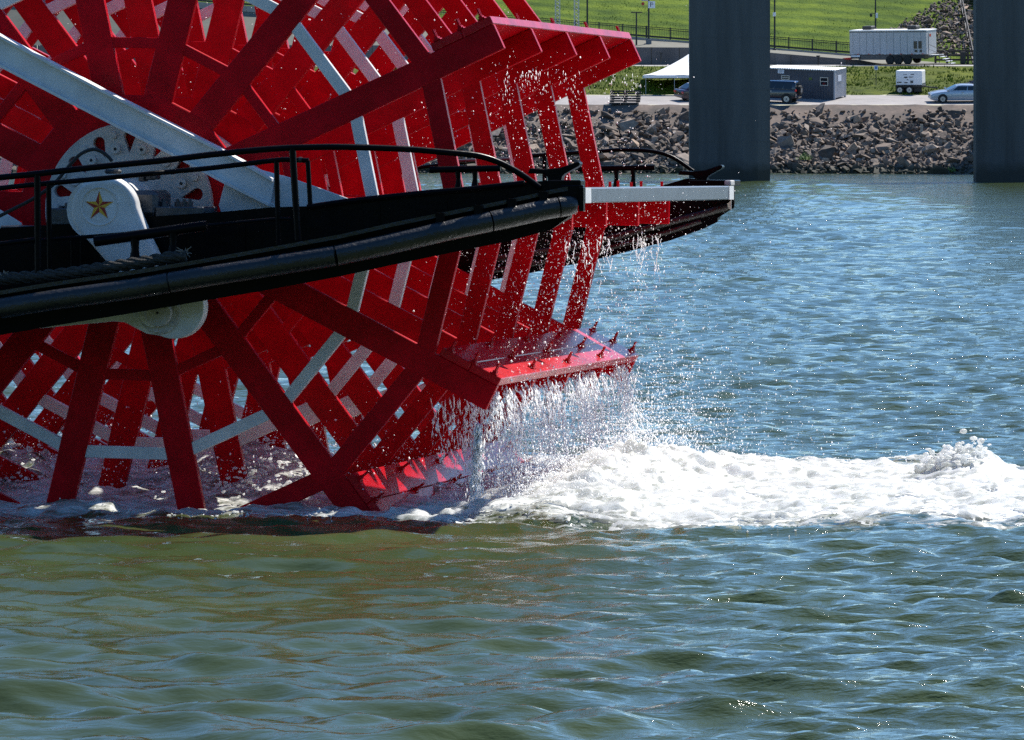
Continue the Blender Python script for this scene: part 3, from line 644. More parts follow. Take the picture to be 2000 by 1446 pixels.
car('parked_car', 'silver blue sedan parked on the road against the right pier', (xc, Y, terr(Y)), math.pi + .06, M['silver'], 5.2, 1.85, 1.45, sed_low, sed_roof, .34, (-1.5, 1.62), 'sedan')
Y = 507.0; car('parked_car', 'dark car peeking over the silver sedan beside the right pier', ((1908 - PX0) / F * Y + .65, Y, terr(Y)), math.pi - .1, M['darkcar'], 4.6, 1.9, 1.75, [(x * .9, z * 1.15) for x, z in sed_low], [(-2.0, 1.08), (-1.85, 1.68), (-1.6, 1.76), (.1, 1.76), (.4, 1.7), (1.3, 1.08)], .36, (-1.35, 1.4), 'sedan')
Y = 504.5; car('parked_car', 'dark red sedan seen from behind left of the left pier', ((1323 - PX0) / F * Y + 2.2, Y, terr(Y)), .42, M['darkcar'], 4.7, 1.85, 1.45, [(x * .9, z) for x, z in sed_low], [(x * .92 - .1, z) for x, z in sed_roof], .33, (-1.35, 1.45), 'sedan')
suv_low = [(-2.1, .5), (-2.1, 1.15), (.9, 1.15), (2.05, 1.1), (2.1, .9), (2.1, .55), (1.9, .42), (-1.9, .42)]
suv_roof = [(-2.08, 1.13), (-2.02, 1.74), (-1.9, 1.8), (.35, 1.8), (.5, 1.74), (.95, 1.13)]
Y = 502.6; sv = car('off_road_car', 'dark blue off-road car with spare tyre beside the left pier', ((1560 - PX0) / F * Y - 2.02, Y, terr(Y)), math.pi - .34, M['suv'], 4.2, 1.85, 1.8, suv_low, suv_roof, .39, (-1.35, 1.4), 'suv')
sp = MB(); sp.add([(-2.13 - d, r * math.cos(a), 1.05 + r * math.sin(a)) for d, r in ((0, .34), (.0, .39), (.2, .39), (.23, .32)) for a in np.linspace(0, 2 * math.pi, 21)[:-1]],
    [(j * 20 + i, j * 20 + (i + 1) % 20, (j + 1) * 20 + (i + 1) % 20, (j + 1) * 20 + i) for j in range(3) for i in range(20)] + [tuple(range(60, 80))])
st_ = sp.obj('spare_tyre', M['rubber'], sv)
sr = MB(); sr.add([(-2.365, .2 * math.cos(a), 1.05 + .2 * math.sin(a)) for a in np.linspace(0, 2 * math.pi, 17)[:-1]], [tuple(range(16))]); sr.obj('rim', M['chrome'], st_)

# container office
Y = 505.2; L, W, H = 6.06, 2.44, 2.5
cr = PW(1631, 190, Y - 1.0)
t = thing('container_office', 'grey blue container office with white roof right of the left pier', 'container', (cr.x, cr.y, terr(cr.y) + .02)); on_slope(t, -.42)
t.rotation_quaternion = Quaternion((1, 0, 0), SLOPE * .85) @ Quaternion((0, 0, 1), -.42)
# near long side along -x from the near right corner, end face at x = 0
side = []; 
def corr(n, d, amp):                                   # corrugated profile (u, depth)
    o = []; p = d / n
    for i in range(n): o += [(i * p, 0), (i * p + p * .3, 0), (i * p + p * .45, amp), (i * p + p * .85, amp)]
    return o + [(d, 0)]
pr = corr(26, L, .03); mb = MB(); mb.add([(-u, dd, z) for u, dd in pr for z in (.12, H - .1)], [(2 * i, 2 * i + 1, 2 * i + 3, 2 * i + 2) for i in range(len(pr) - 1)])
mb.obj('side_wall', M['navy'], t)
pr = corr(9, W, .07); mb = MB(); mb.add([(-dd, u, z) for u, dd in pr for z in (.12, H - .1)], [(2 * i, 2 * i + 1, 2 * i + 3, 2 * i + 2) for i in range(len(pr) - 1)])
mb.obj('end_wall', M['trailer'], t)
MB().box(-L, -.08, .08, W, .1, H - .1).obj('shell', M['navy'], t)
mb = MB(); pr = corr(30, L + .1, .03); mb.add([(.05 - u, y, H - .06 + dd) for u, dd in pr for y in (-.1, W + .05)] + [(.05 - u, y, H - .14 + dd) for u, dd in pr for y in (-.1, W + .05)],
    [(2 * i, 2 * i + 1, 2 * i + 3, 2 * i + 2) for i in range(len(pr) - 1)] + [(2 * i, 2 * i + 2, 2 * i + 2 + 2 * len(pr), 2 * i + 2 * len(pr)) for i in range(len(pr) - 1)])
mb.obj('roof', M['roofwhite'], t)
for x in (-.05, -L + .05):
    for y in (0.0, W - .05): MB().box(x - .07, x + .07, y - .03, y + .09, 0, H - .12).obj('corner_post', M['trailer'] if x > -1 else M['navy'], t)
MB().box(-L, .02, -.02, .06, .0, .14).obj('bottom_rail', M['navy'], t)
def win(x0, x1, z0, z1):
    f = MB(); f.box(x0, x1, -.05, -.005, z0, z0 + .06); f.box(x0, x1, -.05, -.005, z1 - .06, z1); f.box(x0, x0 + .06, -.052, -.006, z0, z1); f.box(x1 - .06, x1, -.052, -.006, z0, z1); f.box(x0, x1, -.048, -.008, (z0 + z1) / 2 - .03, (z0 + z1) / 2 + .03)
    fo = f.obj('window', M['frame'], t); MB().box(x0 + .05, x1 - .05, -.02, -.003, z0 + .05, z1 - .05).obj('pane', M['glass'], fo)
win(-1.32, -.6, 1.12, 1.82); win(-4.75, -4.0, 1.5, 1.86)
MB().box(-5.05, -4.5, -.03, -.008, 2.0, 2.32).obj('notice', M['sign'], t); MB().box(-2.3, -2.05, -.03, -.008, 1.55, 1.75).obj('label_plate', M['leaf'], t)
MB().box(.005, .03, .6, 1.35, 1.45, 1.95).obj('notice', M['sign'], t)
mb = MB(); mb.box(-4.95, -4.6, -.036, -.031, 2.2, 2.23); mb.box(-4.95, -4.68, -.036, -.031, 2.1, 2.13); mb.obj('notice_print', M['print'], t)

# office trailer
Y = 525.3; tr_ = PW(1810, 126, Y - 1.2)
t = thing('office_trailer', 'long white box trailer with roof units parked on the walkway', 'trailer', (tr_.x, tr_.y, Z_WALK)); t.rotation_euler = (R(3), 0, -.42)
L, W = 7.0, 2.5; zb, zt = .85, 2.85
MB().box(-L, 0, 0, W, zb, zt).obj('box_body', M['trailer'], t, bevel=.03)
MB().box(-L - .02, .03, -.03, W + .03, zt, zt + .1).obj('roof', M['roofwhite'], t, bevel=.02)
MB().box(-L, .0, -.015, -.003, zt - .1, zt - .03).obj('roof_trim', M['steel'], t)
for k in range(11): MB().box(-L + .62 * k + .3, -L + .62 * k + .315, -.012, -.002, zb + .06, zt - .12).obj('panel_seam', M['greyblue'], t)
for x in (-6.1, -2.0):
    a = MB().box(x, x + .85, .7, 1.7, zt + .1, zt + .42).obj('air_conditioner', M['iron'], t, bevel=.06)
for x, z0, z1, w in ((-1.15, 1.35, 1.98, .3), (-.72, 1.35, 1.98, .3), (-1.05, 1.05, 1.25, .22), (-.62, 1.05, 1.25, .22)):
    MB().box(x, x + w, -.03, -.003, z0, z1).obj('window', M['glass'], t)
MB().box(-L + .1, -.2, .1, W - .1, .5, zb - .003).obj('chassis', M['iron'], t); MB().box(-L + .8, -3.4, -.01, .05, .4, .8).obj('skirt', M['steel'], t)
MB().box(-L + .1, -L + 1.0, -.05, .08, .52, .8).obj('battery_box', M['iron'], t); MB().box(-L + .15, -L + .95, -.07, -.053, .66, .8).obj('battery_lid', M['sign'], t)
for k in range(14): MB().box(-L + .2 + k * .49, -L + .36 + k * .49, -.018, -.004, zb + .02, zb + .08).obj('reflector', M['tail'] if k % 2 else M['sign'], t)
for x in (-3.35, -2.6, -1.75):
    for y in (.1, W - .1): wheel_parts(t, x, y, .38, .26, .4)
mb = MB(); mb.bar((-L, .3, .5), (-L - 1.1, W / 2, .45), .1, .12); mb.bar((-L, W - .3, .5), (-L - 1.1, W / 2, .45), .1, .12); mb.obj('drawbar', M['tail'], t)
MB().box(-L - .9, -L - .8, W / 2 - .05, W / 2 + .05, 0, .5).obj('jack', M['iron'], t)
MB().box(.0, .02, .55, 1.45, zb + .02, zt - .2).obj('door', M['trailer'], t); MB().box(.022, .03, .52, .55, zb + .02, zt - .2).obj('door_seam', M['steel'], t)
MB().box(.022, .03, .72, 1.1, zt - .5, zt - .28).obj('door_sign', M['tail'], t)
st2 = MB().box(0.02, 1.0, .4, 1.6, zb - .1, zb - .04).obj('landing', M['truss'], t)
for k in range(4): MB().box(1.0 + k * .26, 1.28 + k * .26, .45, 1.55, zb - .25 - k * .19, zb - .21 - k * .19).obj('step', M['sign'], st2)
mb = MB(); mb.bar((.05, .42, zb + .85), (2.1, .42, .85), .04, .04); mb.bar((2.0, .42, 0), (2.0, .42, .9), .04, .04); mb.bar((1.0, .42, .1), (1.0, .42, zb + .6), .04, .04); mb.bar((.05, .42, zb + .45), (2.05, .42, .45), .03, .03); mb.obj('handrail', M['iron'], st2)

# generator trailer
Y = 508.6; gp = PW(1801, 187, Y)
t = thing('generator_trailer', 'white generator on a twin axle trailer at the grass edge', 'generator', (gp.x, gp.y, terr(Y))); t.rotation_euler = (SLOPE * .6, 0, -.26)
L, W = 2.2, 1.5
MB().box(-L, 0, 0, W, .72, 1.92).obj('housing', M['genset'], t, bevel=.06, seg=2); MB().box(-L - .03, .04, -.03, W + .03, .5, .715).obj('chassis', M['iron'], t, bevel=.02)
mb = MB()
for x0, x1, z0, z1 in ((-1.55, -1.25, 1.58, 1.62), (-.95, -.65, 1.58, 1.64), (-1.1, -.72, 1.4, 1.43), (-1.1, -.8, 1.34, 1.37)): mb.box(x0, x1, -.012, -.003, z0, z1)
mb.obj('lettering', M['print'], t)
for x0, x1, z0, z1 in ((-1.5, -1.22, 1.3, 1.42), (-1.28, -1.15, 1.14, 1.2), (-2.1, -1.72, .9, 1.0), (-1.48, -1.2, .88, .97), (-.98, -.74, .88, 1.1)): MB().box(x0, x1, -.016, -.004, z0, z1).obj('vent', M['steel'], t)
MB().box(.0, .016, .12, 1.38, .8, .86).obj('end_strip', M['steel'], t)
for x in (-1.85, -1.05):
    for y in (-.04, W + .04): wheel_parts(t, x, y, .33, .22, .62)
MB().box(-2.35, -.65, -.16, .1, .66, .7).obj('mudguard', M['iron'], t); MB().bar((0, W / 2, .56), (1.2, W / 2, .45), .12, .1).obj('drawbar', M['iron'], t)
MB().box(-.75, -.1, .1, .5, .12, .5).obj('fuel_tank', M['iron'], t, bevel=.04)

# tent
Y = 512; te = PW(1345, 150, Y)
t = thing('canopy_tent', 'white peaked canopy tent partly behind the left pier', 'tent', (te.x, Y, terr(Y)))
ez = Zp(148, Y) - terr(Y); pz = Zp(106, Y) - terr(Y); hw = 3.75
N = 14; V = []; Fc = []
for i in range(N + 1):
    for j in range(N + 1):
        u = -1 + 2 * i / N; v = -1 + 2 * j / N; q = 1 - max(abs(u), abs(v)); V.append((u * hw, v * hw, ez + (pz - ez) * (q ** 1.45) + .05 * math.sin(9 * u * v)))
for i in range(N):
    for j in range(N): a = i * (N + 1) + j; Fc.append((a, a + N + 1, a + N + 2, a + 1))
MB().add(V, Fc).obj('canopy', M['canvas'], t)
for s, (x0, x1, y0, y1) in enumerate(((-hw, hw, -hw - .01, -hw + .01), (-hw, hw, hw - .01, hw + .01), (-hw - .01, -hw + .01, -hw, hw), (hw - .01, hw + .01, -hw, hw))): MB().box(x0, x1, y0, y1, ez - .22, ez + .01).obj('valance', M['canvas'], t)
for sx in (-1, -.35, 1):
    for sy in (-1, 1): MB().tube([(sx * (hw - .1), sy * (hw - .1), terr(Y + sy * (hw - .1)) - terr(Y) - .2), (sx * (hw - .1), sy * (hw - .1), ez)], .022, 8).obj('leg', M['truss'], t)

# stacked pallets on the bank edge
Y = 500.9; pb = PW(1221, 205, Y)
for k in range(6):
    o = thing('pallet', ['lowest dark pallet of the stack above the riprap', 'second pallet from the bottom of the dark stack', 'third pallet from the bottom of the dark stack', 'fourth pallet from the bottom of the dark stack', 'fifth pallet from the bottom, just under the top one', 'topmost dark pallet of the stack on the bank edge'][k], 'pallet', (pb.x + random.gauss(0, .04), Y, pb.z + .0 + k * .2), .16 + random.gauss(0, .02), 'pallets stacked on the bank edge')
    wz = 1.15 - .03 * (k < 1)
    for j in range(5): MB().box(-wz, wz, -.6 + j * .262, -.352 + j * .262, .045, .185).obj('slat', M['timber'], o)
    for j in range(3): MB().box(-wz + j * (wz - .07), -wz + .14 + j * (wz - .07), -.57, .68, .0, .043).obj('bearer', M['palewood'] if j == 2 else M['timber'], o)

# ------------------------------------------------------------------ paddle wheel
W5 = 8.53; NSP = 14; PH = -1.1
wheel = thing('paddle_wheel', 'huge red stern paddle wheel with white rings turning in the water', 'paddle wheel'); wheel.matrix_world = BOAT
def radial(k): return Matrix.Rotation(-R(PH + k * 360 / NSP), 4, 'Y')
frames = [i * W5 / 4 for i in range(5)]
HB = .05
m_spoke = MB().prism([(.80, -.17), (3.84, -.15), (4.60, -.15), (4.60, .148), (3.84, .148), (.80, .17)], -HB, HB).mesh('spoke', M['red'], bevel=.008)
def seg_mesh(name, rv, w, half, mt):                   # a bar from spoke k to spoke k+1, drawn between spoke axes
    a0, a1 = 0, R(360 / NSP); p = lambda r, a: (r * math.cos(a), r * math.sin(a))
    r0, r1 = rv - w / 2, rv + w / 2
    return MB().prism([p(r0, a0), p(r1, a0), p(r1, a1), p(r0, a1)], -half, half).mesh(name, mt, bevel=.006)
m_rim = seg_mesh('rim_bar', 3.73, .225, .046, M['red']); m_ring = seg_mesh('ring_bar', 2.79, .14, .042, M['white']); m_inner = seg_mesh('inner_bar', 1.90, .125, .044, M['red'])
r0, r1, tb = 3.86, 4.602, .095
m_pl1 = MB().box(r0, (r0 + r1) / 2 - .004, -.052, W5 + .052, .151, .151 + tb).mesh('paddle_board', M['redwet'], bevel=.008)
m_pl2 = MB().box((r0 + r1) / 2 + .004, r1, -.052, W5 + .052, .151, .151 + tb).mesh('paddle_board', M['redwet'], bevel=.008)
mb = MB()
for dy in (-.035, .035): mb.tube([(0, dy, .1), (0, dy, .375)], .012, 6)
mb.box(-.04, .04, -.07, .07, .246, .262); mb.box(-.022, .022, -.056, -.014, .262, .29); mb.box(-.022, .022, .014, .056, .262, .29)
m_ub = mb.mesh('u_bolt', M['red'])
m_hub = MB().prism([(1.3 * math.cos(R(PH + (i) * 360 / 14)), 1.3 * math.sin(R(PH + (i) * 360 / 14))) for i in range(14)], -.054, .054).mesh('hub_plate', M['red'], bevel=.01)
for c in frames:
    o = link('hub_plate', m_hub, wheel); o.location = (0, c, 0)
    for k in range(NSP):
        m = Matrix.Translation((0, c, 0)) @ radial(k)
        for nm, me in (('spoke', m_spoke), ('rim_bar', m_rim), ('ring_bar', m_ring), ('inner_bar', m_inner)):
            o = link(nm, me, wheel); o.matrix_local = m
        for rr in (3.95, 4.24, 4.5):
            o = link('u_bolt', m_ub, wheel); o.matrix_local = m @ Matrix.Translation((rr, .0, 0))
for k in range(NSP):
    for me in (m_pl1, m_pl2):
        o = link('paddle_board', me, wheel); o.matrix_local = radial(k)
MB().disc((0, 0), .34, -1.5, W5 + 1.3, 28).obj('shaft', M['white'], wheel, smooth=True)
# cream flanges with tear-drop openings on every frame
def tear(a, r_in, r_out, rad):
    c, s = math.cos(a), math.sin(a); o = []
    for i in range(9):
        q = -math.pi / 2 + math.pi * i / 8; x = r_out - rad + rad * math.cos(q); y = rad * math.sin(q); o.append((x * c - y * s, x * s + y * c))
    o.append((r_in * c, r_in * s)); return o
circ = lambda r, n: [(r * math.cos(2 * math.pi * i / n), r * math.sin(2 * math.pi * i / n)) for i in range(n)]
holes = [tear(R(PH + (k + .5) * 360 / 14), .60, .88, .075) for k in range(14)]
fl = curve_plate('flange', circ(.95, 72), holes, .05, M['flange'], wheel); fl.location = (0, -.12, 0)
for c in frames[1:]:
    o = link('flange', fl.data, wheel); o.location = (0, c - .12, 0)
mb = MB().disc((0, 0), .055, -.045, 0, 14); m_boss = mb.mesh('boss', M['flange'], bevel=.006); m_bh = MB().disc((0, 0), .018, -.05, -.0455, 10).mesh('bolt_hole', M['rubber'])
m_stud = MB().disc((0, 0), .045, -.03, 0, 6).mesh('stud', M['flange'], bevel=.006)
for k in range(14):
    a = R(PH + k * 360 / 14); o = link('boss', m_boss, fl); o.location = (.68 * math.cos(a), -.055, .68 * math.sin(a)); h = link('bolt_hole', m_bh, fl); h.location = o.location
    o = link('stud', m_stud, fl); o.location = (.84 * math.cos(a), -.055, .84 * math.sin(a))

# ------------------------------------------------------------------ riverboat stern
boat = thing('riverboat', 'black riverboat stern with railings carrying the paddle wheel', 'boat'); boat.matrix_world = BOAT
def interp_c(px, pts): return float(np.interp(px, [p[0] for p in pts], [p[1] for p in pts]))
GC = [(-400, -2.8), (0, -2.7), (510, -2.45), (665, -2.3), (880, -1.9), (996, -1.6), (1076, -1.38), (1130, -1.25)]
gx = [-400, 0, 97, 264, 396, 510, 665, 766, 880, 996, 1076, 1118]
gdeck = [612, 567, 551, 527, 505, 485, 457, 434, 411, 388, 370, 362]
gbot = [722, 655, 638, 611, 588, 569, 540, 518, 494, 471, 449, 425]
gpip = [655, 603, 587, 564, 541, 523, 498, 476, 449, 425, 407, 401]
rings = []
for x, d, b in zip(gx, gdeck, gbot):
    c = interp_c(x, GC) + .08; cb = min(c + .42, -1.22)
    p = P(x, d, c); q = P(x, b, c + .06); rings.append([p, Vector((p.x, cb, p.z - .01)), Vector((q.x, cb, q.z + .02)), q])
MB().loft(rings).obj('guard', M['black'], boat)
rings = []
for x, d, b in zip(gx, gdeck, gpip):                   # a thin ledge between deck edge and fender
    c = interp_c(x, GC); p = P(x, d + 1, c); q = P(x, d + 9, c); rings.append([p, Vector((p.x, c + .078, p.z)), Vector((q.x, c + .078, q.z)), q])
MB().loft(rings).obj('ledge', M['fender'], boat)
cuts = [-400, 0, 331, 655, 958, 1090, 1127]
for i in range(len(cuts) - 1):
    a, b = cuts[i] + (1.5 if i else 0), cuts[i + 1] - 1.5; n = 7; pts = []
    for k in range(n):
        x = a + (b - a) * k / (n - 1); pts.append(P(x, float(np.interp(x, gx, gpip)), interp_c(x, GC) - .03))
    rr = [.112] * n if i < 5 else [.112, .112, .11, .108, .104, .096, .08]
    MB().tube(pts, rr, 20).obj('fender_pipe', M['fender'], boat, smooth=True)
for x in (0, 331, 655, 958, 1090):
    a = P(x - 2, float(np.interp(x, gx, gpip)), interp_c(x, GC) - .03); b = P(x + 2, float(np.interp(x, gx, gpip)), interp_c(x, GC) - .03); MB().tube([a, b], .104, 18).obj('fender_seam', M['rubber'], boat)
for x in (860, 935, 1000, 1062):                        # brackets on the ledge
    y = float(np.interp(x, gx, gdeck)); p = P(x, y + 10, interp_c(x, GC) - .03); MB().box(p.x - .045, p.x + .045, p.y - .02, p.y + .1, p.z - .09, p.z + .05).obj('bracket', M['black'], boat)
# inner beam
bx = [-400, 0, 230, 300, 433, 532, 600, 683, 822, 920, 1025, 1072]; by = [470, 446, 431, 423, 414, 405, 403, 391, 376, 367.5, 356, 353]
rings = []
for x, y in zip(bx, by):
    p = P(x, y, -1.2); yb = float(np.interp(x, gx, gbot)) - 26; q = P(x, yb, -1.2); rings.append([p, Vector((p.x, -.42, p.z)), Vector((q.x, -.42, q.z)), q])
MB().loft(rings).obj('inner_beam', M['black'], boat)
MB().tube([P(x, y + 2, -1.22) for x, y in zip(bx[6:], by[6:])][:5], .032, 12).obj('rail_pipe', M['black'], boat, smooth=True)
for x in (478, 742, 873): p = P(x, float(np.interp(x, bx, by)) + 45, -1.203); MB().box(p.x - .006, p.x + .006, p.y - .01, p.y + .0, p.z - .2, p.z + .17).obj('weld_seam', M['black'], boat)
# stern block
p0, p1 = P(1070, 352, -1.25), P(1135, 384, -1.25); MB().box(p0.x, p1.x, -1.27, -1.0, p1.z - .04, p0.z).obj('stern_block', M['black'], boat, bevel=.01)
p2_, p3q = P(1095, 360, -1.3), P(1139, 402, -1.3); MB().box(p2_.x, p3q.x, -1.3, -1.21, p3q.z, p2_.z - .01).obj('stern_block', M['black'], boat, bevel=.01)
p0, p1 = P(1131, 366, -1.32), P(1140, 413, -1.32); MB().box(p0.x, p1.x, -1.34, -1.24, p1.z, p0.z).obj('end_plate', M['black'], boat, bevel=.006)
# stern beam from tip to tip
q0, q1 = P(1141, 367, -1.2), P(1141, 397, -1.2); f0, f1 = P(1432, 363.5, 9.1), P(1432, 390, 9.1)
bw = .30
MB().loft([[Vector((q0.x - bw, -.9, q0.z)), q0, q1, Vector((q1.x - bw, -.9, q1.z))], [Vector((f0.x - bw, 9.12, f0.z)), f0, f1, Vector((f1.x - bw, 9.12, f1.z))]]).obj('stern_beam', M['greyblue'], boat, bevel=.012)
def ring_at(t0): 
    a = q0.lerp(f0, t0); b = q1.lerp(f1, t0); return a, b
for t0, t1 in ((.002, .035), (.965, .998)):
    a, b = ring_at(t0); a2, b2 = ring_at(t1); e = Vector((.012, 0, 0)); MB().loft([[a, a + e, b + e, b], [a2, a2 + e, b2 + e, b2]]).obj('beam_cleat_plate', M['white'], boat)
# far guard / hull
fx = [300, 700, 880, 955, 1029, 1158, 1206, 1306, 1370, 1401, 1402, 1434]; fb = [640, 590, 562, 548, 535, 509, 497, 471, 449, 434, 426, 406]; ft = [430, 410, 396, 388, 380, 372, 369, 366, 364, 364, 364, 364]
rings = []
for x, b, tp in zip(fx, fb, ft):
    c = 9.15; dp = float(np.interp(x, [1100, 1300, 1400, 1434], [1.2, .7, .25, .06])); p = P(x, tp, c); q = P(x, b, c); rings.append([p, Vector((p.x, c + dp, p.z)), Vector((q.x, c + dp, q.z + .05)), q])
MB().loft(rings).obj('far_guard', M['black'], boat)
MB().tube([P(x, y, 9.13) for x, y in ((955, 508), (1100, 486), (1206, 462), (1306, 435), (1380, 416), (1422, 404))], .05, 10).obj('far_fender', M['fender'], boat, smooth=True)
MB().tube([P(x, y, 9.13) for x, y in ((955, 530), (1100, 505), (1206, 480), (1306, 453), (1370, 432))], .035, 10).obj('far_fender', M['fender'], boat, smooth=True)
p = P(1424, 402, 9.12); MB().prism([(p.x - .05, p.z + .0), (p.x + .03, p.z + .07), (p.x + .03, p.z - .06)], 9.1, 9.13).obj('draft_mark', M['frame'], boat)
a = P(1345, 352, 9.3); b = P(1424, 364, 9.3); MB().box(a.x, b.x, 9.3, 10.2, b.z, a.z).obj('far_stern_block', M['black'], boat, bevel=.01)
p = P(1424, 358, 9.25); MB().box(p.x - .05, p.x + .03, 9.2, 9.5, p.z - .03, p.z + .035).obj('fairlead', M['flange'], boat, bevel=.01)
MB().loft([[P(x, y, 9.4) for x, y in ((1282, 366), (1340, 349), (1360, 350), (1345, 366))], [P(x, y, 9.4) + Vector((0, .6, 0)) for x, y in ((1282, 366), (1340, 349), (1360, 350), (1345, 366))]]).obj('ramp_plate', M['black'], boat)

def rail(name, pts, c, rad, mt='black', parent=boat): return MB().tube([P(x, y, c if not callable(c) else c(x)) for x, y in pts], rad, 12).obj(name, M[mt], parent, smooth=True)
def smooth_pts(pts, n=40):
    xs = [p[0] for p in pts]; 
    # Catmull-Rom through the surveyed points
    out = []; q = [pts[0]] + list(pts) + [pts[-1]]
    for i in range(1, len(q) - 2):
        for k in range(6):
            t = k / 6; a, b, c_, d = [np.array(v, float) for v in (q[i - 1], q[i], q[i + 1], q[i + 2])]
            out.append(tuple(.5 * (2 * b + (c_ - a) * t + (2 * a - 5 * b + 4 * c_ - d) * t * t + (3 * b - a - 3 * c_ + d) * t ** 3)))
    return out + [pts[-1]]
OC = lambda x: interp_c(x, GC) + .22
rail('top_rail', smooth_pts([(-300, 378), (0, 347), (71, 340), (166, 329), (315, 314), (416, 302), (532, 291), (620, 287.6), (700, 288), (799, 292), (860, 297), (930, 304), (973, 317), (1013, 338), (1053, 366)]), OC, .034)
rail('rail_post', [(73, 342), (74, 552)], OC, .037); rail('rail_post', [(571, 290), (582, 469)], OC, .037); rail('rail_post', [(-250, 372), (-250, 592)], OC, .037)
rail('mid_rail', [(-250, 512), (0, 477), (72, 468)], OC, .028); 
IC = lambda x: -1.62 if x > 300 else -1.75
rail('inner_top_rail', smooth_pts([(-300, 408), (0, 368), (166, 352), (320, 337), (416, 328), (532, 314), (560, 312), (603, 314)]), IC, .028)
rail('rail_post', [(95, 358), (97, 545)], IC, .03); rail('rail_post', [(540, 315), (544, 480)], IC, .03); rail('rail_post', [(601, 314), (606, 400)], IC, .027)
rail('inner_mid_rail', smooth_pts([(0, 478), (97, 468), (183, 462), (300, 452), (408, 441), (532, 429), (568, 428)]), IC, .022)
rail('pipe_collar', [(584, 312.5), (590, 312.8)], lambda x: -1.62, .032, 'fender')
# cleats and bitts
def bitt(bar, legs, c, rad, label=None):
    (x0, y0), (x1, y1) = bar; o = MB().tube([P(x0, y0, c), P(x1, y1, c)], rad, 16).obj('mooring_bitt', M['black'], boat, smooth=True, bevel=0)
    for (lx, ly0, ly1) in legs: MB().tube([P(lx, ly0, c), P(lx + 1, (ly0 + ly1) / 2, c), P(lx, ly1, c)], [rad * .95, rad * .72, rad * 1.15], 12).obj('leg', M['black'], o, smooth=True)
bitt(((185, 472), (404, 441)), ((263, 462, 512), (338, 452, 500)), -2.2, .058)
bitt(((840, 332), (978, 329)), ((894, 332, 372), (927, 331, 366)), -.85, .036)
bitt(((1130, 330), (1279, 327.5)), ((1203, 330, 366), (1236, 330, 366)), 9.45, .036)
def horn(px, py, s, c, nm):
    p = P(px, py, c); k = s / 175
    poly = [(-52, -8), (-48, 2), (-20, 0), (10, 3), (46, 15), (49, 12), (48, 7), (20, -8), (14, -14), (13, -22), (24, -31), (34, -34), (-31, -34), (-22, -30), (-13, -22), (-14, -14), (-20, -9)]
    MB().prism([(p.x + x * k, p.z + y * k) for x, y in poly], c - .09, c + .09).obj(nm, M['black'], boat, bevel=.012)
horn(1086, 331, 1.0, -.86, 'horn_cleat'); horn(1371, 335, .98, 9.7, 'horn_cleat')
# far railing
rail('far_top_rail', smooth_pts([(760, 335), (900, 318), (1038, 305), (1068, 302.5), (1171, 296), (1215, 293), (1273, 296), (1314, 308), (1354, 335)]), 10.3, .026)
rail('far_rail_post', [(1063, 303), (1064, 368)], 10.3, .03); rail('far_rail_post', [(1146, 298), (1146, 368)], 10.3, .02)
rail('far_mid_rail', [(885, 315), (1000, 311), (1030, 316)], 10.0, .022, 'steel')
# diagonal strut and feet
cs = -.62
tp = [(-120, 12), (0, 70.5), (199, 176), (342, 248), (431, 293), (504, 334), (534, 351)]; bt = [(-120, 68), (0, 126.6), (151, 205), (343, 303), (439, 355), (527, 399)]
T = [P(x, y, cs) for x, y in tp]; Bq = [P(x, y, cs) for x, y in bt]
poly = [(p.x, p.z) for p in T] + [(p.x, p.z) for p in reversed(Bq)]
MB().prism(poly, cs, cs + .05).obj('strut_web', M['white'], boat)
for e, nm in ((T, 'strut_flange'), (Bq, 'strut_flange')):
    rings = []
    for p in e: rings.append([Vector((p.x, cs - .07, p.z - .02)), Vector((p.x, cs - .07, p.z + .012)), Vector((p.x, cs + .17, p.z + .012)), Vector((p.x, cs + .17, p.z - .02))])
    MB().loft(rings).obj(nm, M['white'], boat)
def plate(name, pts, c, th, mt): MB().prism([(P(x, y, c).x, P(x, y, c).z) for x, y in pts], c, c + th).obj(name, M[mt], boat, bevel=.006)
plate('gusset_plate', [(440, 352), (427, 402), (433, 420), (560, 412), (527, 396)], -.54, .03, 'white')
plate('gusset_plate', [(494, 328), (566, 347), (620, 366), (683, 389), (683, 402), (500, 412), (510, 380)], -.50, .03, 'white')
plate('gusset_plate', [(-60, 380), (0, 410), (42, 436), (42, 452), (-60, 458)], -.54, .03, 'white')
# bearing block
def pbox(name, x0, y0, x1, y1, c0, c1, mt, bevel=.012):
    a, b = P(x0, y0, c0), P(x1, y1, c0); return MB().box(a.x, b.x, c0, c1, b.z, a.z).obj(name, M[mt], boat, bevel=bevel)
pbox('bearing_block', 303, 404, 397, 426, -1.15, -.5, 'steel'); pbox('bearing_cap', 255, 372, 306, 424, -1.16, -.5, 'steel', .05)
pbox('bearing_block', 92, 407, 140, 440, -1.1, -.5, 'steel'); pbox('bearing_foot', 0, 441, 230, 452, -1.15, -.5, 'steel')
for x in (319, 347, 360, 371): 
    a = P(x, 405, -1.0); MB().tube([a, a + Vector((0, 0, .06)), a + Vector((0, 0, .065)), a + Vector((0, 0, .09))], [.036, .036, .018, .018], 6).obj('anchor_bolt', M['steel'], boat)
for x, y in ((276, 351), (290, 348), (300, 347)): pbox('pump_body', x - 6, y - 8, x + 5, y + 4, -1.0, -.8, 'iron', .01)
pbox('pump_body', 203, 331, 234, 340, -1.3, -1.2, 'iron', .02)
for x, y, w in ((118, 402, 8), (130, 396, 9), (108, 412, 9)): pbox('bracket', x - w / 2, y, x + w / 2, 440, -1.0, -.8, 'steel', .01)
for x in (140, 158): rail('rail_post', [(x, 470), (x, 548)], -1.5, .012)

